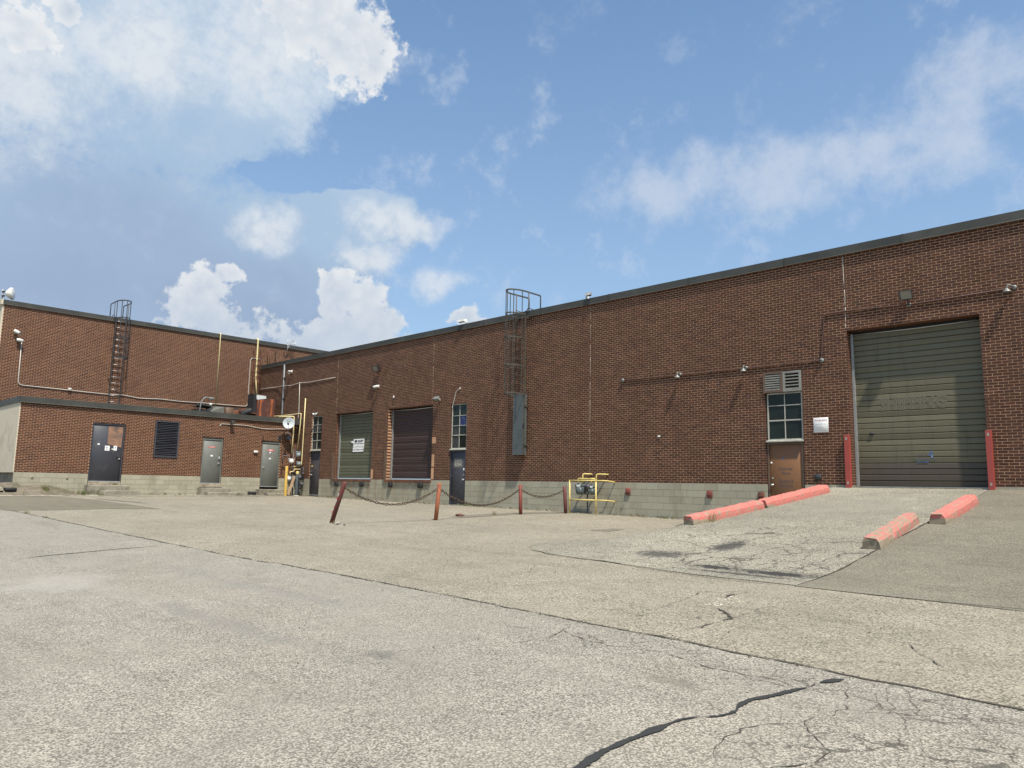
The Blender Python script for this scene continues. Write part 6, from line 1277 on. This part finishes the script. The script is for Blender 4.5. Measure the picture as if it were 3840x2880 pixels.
for i in range(60):
    q = random.random() ** 2; x = -4.40 - 0.2 * q + random.gauss(0, 0.05); y = -12.08 + 0.9 * q + random.gauss(0, 0.05); r = random.uniform(0.003, 0.013); z = gz(x, y)
    mb.add([(x - r, y - r, z), (x + r, y - r * .6, z), (x + r * .3, y + r, z), (x, y, z + r * 0.6)], [(0, 1, 3), (1, 2, 3), (2, 0, 3)])
tag(mb.build('concrete_chips', M['grit'], recalc=False), 'pale crumbled chips in the crack below the ramp', 'rubble', kind='stuff')
mb = MB()
for i in range(420):      # pale gravel along the foot of the long wall and the annex
    if i % 2: x = random.uniform(-34, -12.5); y = -0.03 - abs(random.gauss(0, 0.16))
    else: x = -34.9 + abs(random.gauss(0, 0.25)) + 0.0; y = random.uniform(-9.3, -0.5)
    r = random.uniform(0.006, 0.02); z = gz(x, y)
    mb.add([(x - r, y - r, z), (x + r, y - r * .6, z), (x + r * .3, y + r, z), (x, y, z + r)], [(0, 1, 3), (1, 2, 3), (2, 0, 3)])
tag(mb.build('wall_gravel', M['grit'], recalc=False), 'pale gravel along the foot of the walls', 'gravel', kind='stuff')
def weed(x, y, n, h, label, m='grass', spread=0.08, zf=gz, group='weeds in the cracks', dry=0.0):
    mb = MB()
    for i in range(n):
        a = random.uniform(0, 6.283); r = abs(random.gauss(0, spread)); px, py = r * math.cos(a), r * math.sin(a); l = h * random.uniform(0.5, 1.1); ba = random.uniform(0, 6.283); b = l * random.uniform(0.2, 0.6); w_ = random.uniform(0.004, 0.009)
        dx, dy = math.cos(ba), math.sin(ba); z = zf(x + px, y + py) - zf(x, y) - 0.005
        p0 = Vector((px, py, z)); p1 = p0 + Vector((dx * b * 0.3, dy * b * 0.3, l * 0.6)); p2 = p0 + Vector((dx * b, dy * b, l)); s_ = Vector((-dy, dx, 0)) * w_
        mb.add([tuple(p0 - s_), tuple(p0 + s_), tuple(p1 + s_ * 0.8), tuple(p1 - s_ * 0.8), tuple(p2)], [(0, 1, 2, 3), (3, 2, 4)])
    o = mb.build('weed', M[m], recalc=False); o.location = (x, y, zf(x, y)); return tag(o, label, 'weed', group)
weed(-8.16, -5.62, 26, 0.26, 'dry weed stalks against the near end of the left parking stop', 'dry_grass', 0.10)
weed(-34.35, -9.85, 90, 0.22, 'yellow-green weed clump left of the steps to the navy door', 'grass', 0.14, bank)
weed(-34.0, -9.35, 70, 0.14, 'low weed clump in front of the lower step to the navy door', 'grass', 0.14)
weed(-34.90, -8.55, 22, 0.14, 'small weed on the step under the navy door', 'grass', 0.04, lambda x, y: 1.24)
weed(-34.1, -11.3, 120, 0.16, 'bright green grass tuft in the middle of the dirt bank', 'grass', 0.08, bank)
weed(-34.9, -6.4, 26, 0.12, 'tiny weed at the wall foot below the louver', 'grass', 0.05)
weed(-23.9, -14.25, 20, 0.10, 'weed tuft at the left end of the long pavement seam', 'grass', 0.05)
weed(-22.0, -14.22, 16, 0.07, 'small weed in the pavement seam right of the tuft', 'grass', 0.05)
weed(-16.9, -9.05, 36, 0.09, 'sparse grey weeds around the leaning bollard foot', 'dry_grass', 0.07)
weed(-17.0, -3.3, 22, 0.16, 'thin dry weed between second and third bollard', 'dry_grass', 0.06)
weed(-13.9, -0.12, 24, 0.12, 'thin dry weed at the wall foot right of the meter guard', 'dry_grass', 0.10)
mb = MB()
for i in range(2600):
    x = random.uniform(-38.5, -33.55); y = random.uniform(-14.6, -9.9)
    if x < -34.95 and y > -12.3: continue
    if noise.noise(Vector((x * 0.9, y * 0.9, 5))) < -0.02 and random.random() < 0.85: continue
    z = bank(x, y); l = random.uniform(0.03, 0.11); a = random.uniform(0, 6.283); w_ = 0.006; dx, dy = math.cos(a) * l * 0.5, math.sin(a) * l * 0.5
    mb.add([(x - w_, y, z), (x + w_, y + w_, z), (x + dx, y + dy, z + l)], [(0, 1, 2)])
tag(mb.build('grass', M['grass'], recalc=False), 'short patchy grass on the dirt bank by the annex corner', 'grass', kind='stuff')
mb = MB()
for i in range(70):      # weeds and leaf litter where the walls meet the paving
    if i % 3: cx, cy = random.uniform(-34, -12.4), -0.06 - random.random() * 0.06
    else: cx, cy = -34.92 + random.random() * 0.08, random.uniform(-9.2, -0.9)
    for k in range(random.randint(4, 16)):
        x = cx + random.gauss(0, 0.04); y = cy + random.gauss(0, 0.02); z = gz(x, y); l = random.uniform(0.03, 0.13); a = random.uniform(0, 6.283); dx, dy = math.cos(a) * l * 0.6, math.sin(a) * l * 0.6
        mb.add([(x - 0.006, y, z), (x + 0.006, y + 0.006, z), (x + dx, y + dy, z + l)], [(0, 1, 2)])
tag(mb.build('wall_weeds', M['grass'], recalc=False), 'sparse weeds growing along the foot of the walls', 'weed', kind='stuff')
t = thing('litter_box', 'black plastic tray lying on the dirt bank at the left edge', 'litter', (-34.05, -12.5, bank(-34.05, -12.5)))
z = bank(-34.05, -12.5); mb = MB(); mb.rbox(-34.25, -33.9, -12.70, -12.32, z + 0.02, z + 0.14, 0.015, 1); mb.build('tray', M['black'], t)
t = thing('broken_slab', 'broken pale concrete slab at the far left edge of the dirt bank', 'slab', (-34.2, -13.0, bank(-34.2, -13.0)))
z = bank(-34.2, -13.0); MB().hexa([(-34.6, -13.4, z - 0.05), (-33.9, -13.3, z - 0.05), (-33.9, -12.75, z - 0.02), (-34.5, -12.7, z), (-34.55, -13.35, z + 0.05), (-33.95, -13.28, z + 0.03), (-33.93, -12.78, z + 0.08), (-34.5, -12.75, z + 0.13)]).build('slab', M['concrete'], t)
